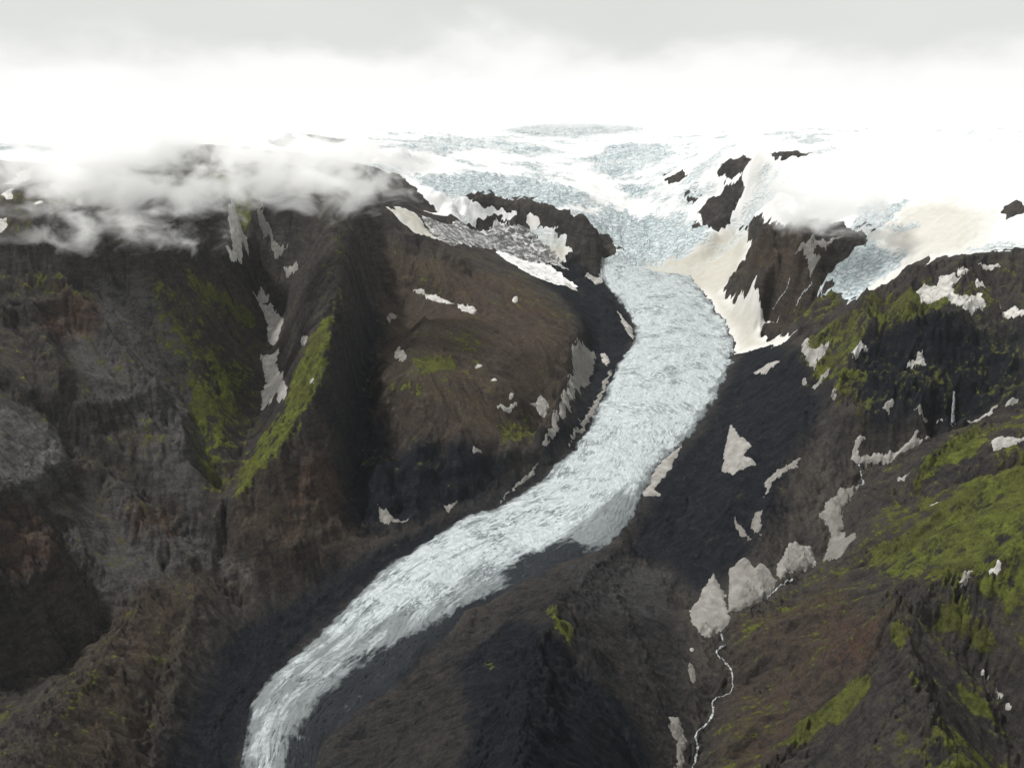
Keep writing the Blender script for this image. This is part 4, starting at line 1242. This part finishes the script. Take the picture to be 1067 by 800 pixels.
# ------------------------------------------------------------------ low clouds and haze
def cloud(name, px, py, y, rx, ry, rz, dens, wl_, cut, label, seed):
    """a bank of cloud: an uneven closed hull filled with drifting droplets"""
    d = ray(px, py)
    c = d * (y / d[1]) + np.array([0, 0, H])
    nu, nv = 40, 20
    th = np.linspace(0, 2 * math.pi, nu + 1)[:-1]
    ph = np.linspace(-math.pi / 2 + .02, math.pi / 2 - .02, nv)
    T, Q = np.meshgrid(th, ph)
    q = np.stack([np.cos(T) * np.cos(Q) * rx, np.sin(T) * np.cos(Q) * ry, np.sin(Q) * rz], -1).reshape(-1, 3)
    f = grid_faces(nv, nu)
    wrap = np.stack([np.arange(nv - 1) * nu + nu - 1, np.arange(nv - 1) * nu, np.arange(1, nv) * nu, np.arange(1, nv) * nu + nu - 1], -1)
    me = bpy.data.meshes.new(name)
    me.from_pydata(q.tolist(), [], np.concatenate([f, wrap]).tolist() + [list(range(nu))[::-1], list(range(nu * (nv - 1), nu * nv))])
    m = bpy.data.materials.new('cloud_droplets')
    m.use_nodes = True
    n, l = m.node_tree.nodes, m.node_tree.links
    n.clear()
    out = N(n, 'ShaderNodeOutputMaterial')
    pv = N(n, 'ShaderNodeVolumePrincipled')
    pv.inputs['Color'].default_value = (.998, .999, 1, 1)
    pv.inputs['Anisotropy'].default_value = .25
    l.new(pv.outputs[0], out.inputs['Volume'])
    g = G(n, l)
    tc = N(n, 'ShaderNodeTexCoord').outputs['Object']
    rad = N(n, 'ShaderNodeVectorMath', operation='LENGTH')
    l.new(g.mapped((1 / rx, 1 / ry, 1 / rz), tc), rad.inputs[0])
    mp = N(n, 'ShaderNodeMapping')
    mp.inputs['Location'].default_value = (seed * 3.7, seed * 1.3, seed * .7)
    mp.inputs['Scale'].default_value = (1 / wl_, 1 / wl_, 1.5 / wl_)
    l.new(tc, mp.inputs[0])
    nz = N(n, 'ShaderNodeTexNoise', **{'Scale': 1.0, 'Detail': 8.0, 'Roughness': .6, 'Distortion': .5})
    l.new(mp.outputs[0], nz.inputs[0])
    v = g.math('SUBTRACT', nz.outputs[0], g.math('MULTIPLY', g.math('POWER', rad.outputs['Value'], 2.0), .34))
    r = g.ramp(v, cut, cut + .2)
    l.new(g.math('MULTIPLY', r, dens), pv.inputs['Density'])
    o = link(name, me, m, label=label, cat='cloud')
    o.location = c
    return o


cloud('cloud', 130, 168, 2900, 660, 470, 260, .015, 150, .37, 'largest bank of low cloud drifting over the mountain crest', 1)
cloud('cloud', 320, 172, 3150, 600, 420, 250, .015, 140, .38, 'ragged cloud bank over the top of the spur', 2)
cloud('cloud', 120, 238, 2560, 520, 180, 130, .012, 95, .43, 'thin torn wisp of mist hanging below the largest cloud', 3)
cloud('cloud', 858, 208, 3450, 380, 300, 200, .016, 140, .36, 'single cloud puff sitting on top of the dark buttress', 4)
cloud('cloud', 980, 152, 4300, 1000, 600, 230, .002, 200, .38, 'broad veil of mist over the snow field beside the cloud puff', 5)
cloud('cloud', 560, 112, 6600, 1700, 700, 260, .0022, 420, .33, 'thin bright mist hanging on the horizon above the icefall', 6)
cloud('cloud', 30, 128, 4800, 1100, 600, 230, .004, 300, .33, 'thin pale mist over the ice cap behind the largest cloud', 7)

hz = bpy.data.meshes.new('haze')
bx = [(-11500, -600, -60), (11500, -600, -60), (11500, 13600, -60), (-11500, 13600, -60)]
hz.from_pydata(bx + [(a, b, 1460) for a, b, c in bx], [], [(3, 2, 1, 0), (4, 5, 6, 7), (0, 1, 5, 4), (1, 2, 6, 5), (2, 3, 7, 6), (3, 0, 4, 7)])
hm = bpy.data.materials.new('pale_haze')
hm.use_nodes = True
hm.node_tree.nodes.clear()
ho = N(hm.node_tree.nodes, 'ShaderNodeOutputMaterial')
hv = N(hm.node_tree.nodes, 'ShaderNodeVolumePrincipled')
hv.inputs['Color'].default_value = (.95, .97, 1, 1)
hv.inputs['Density'].default_value = .0000048
hv.inputs['Anisotropy'].default_value = .3
hm.node_tree.links.new(hv.outputs[0], ho.inputs['Volume'])
link('haze', hz, hm, label='pale haze in the air between the mountains', kind='stuff')
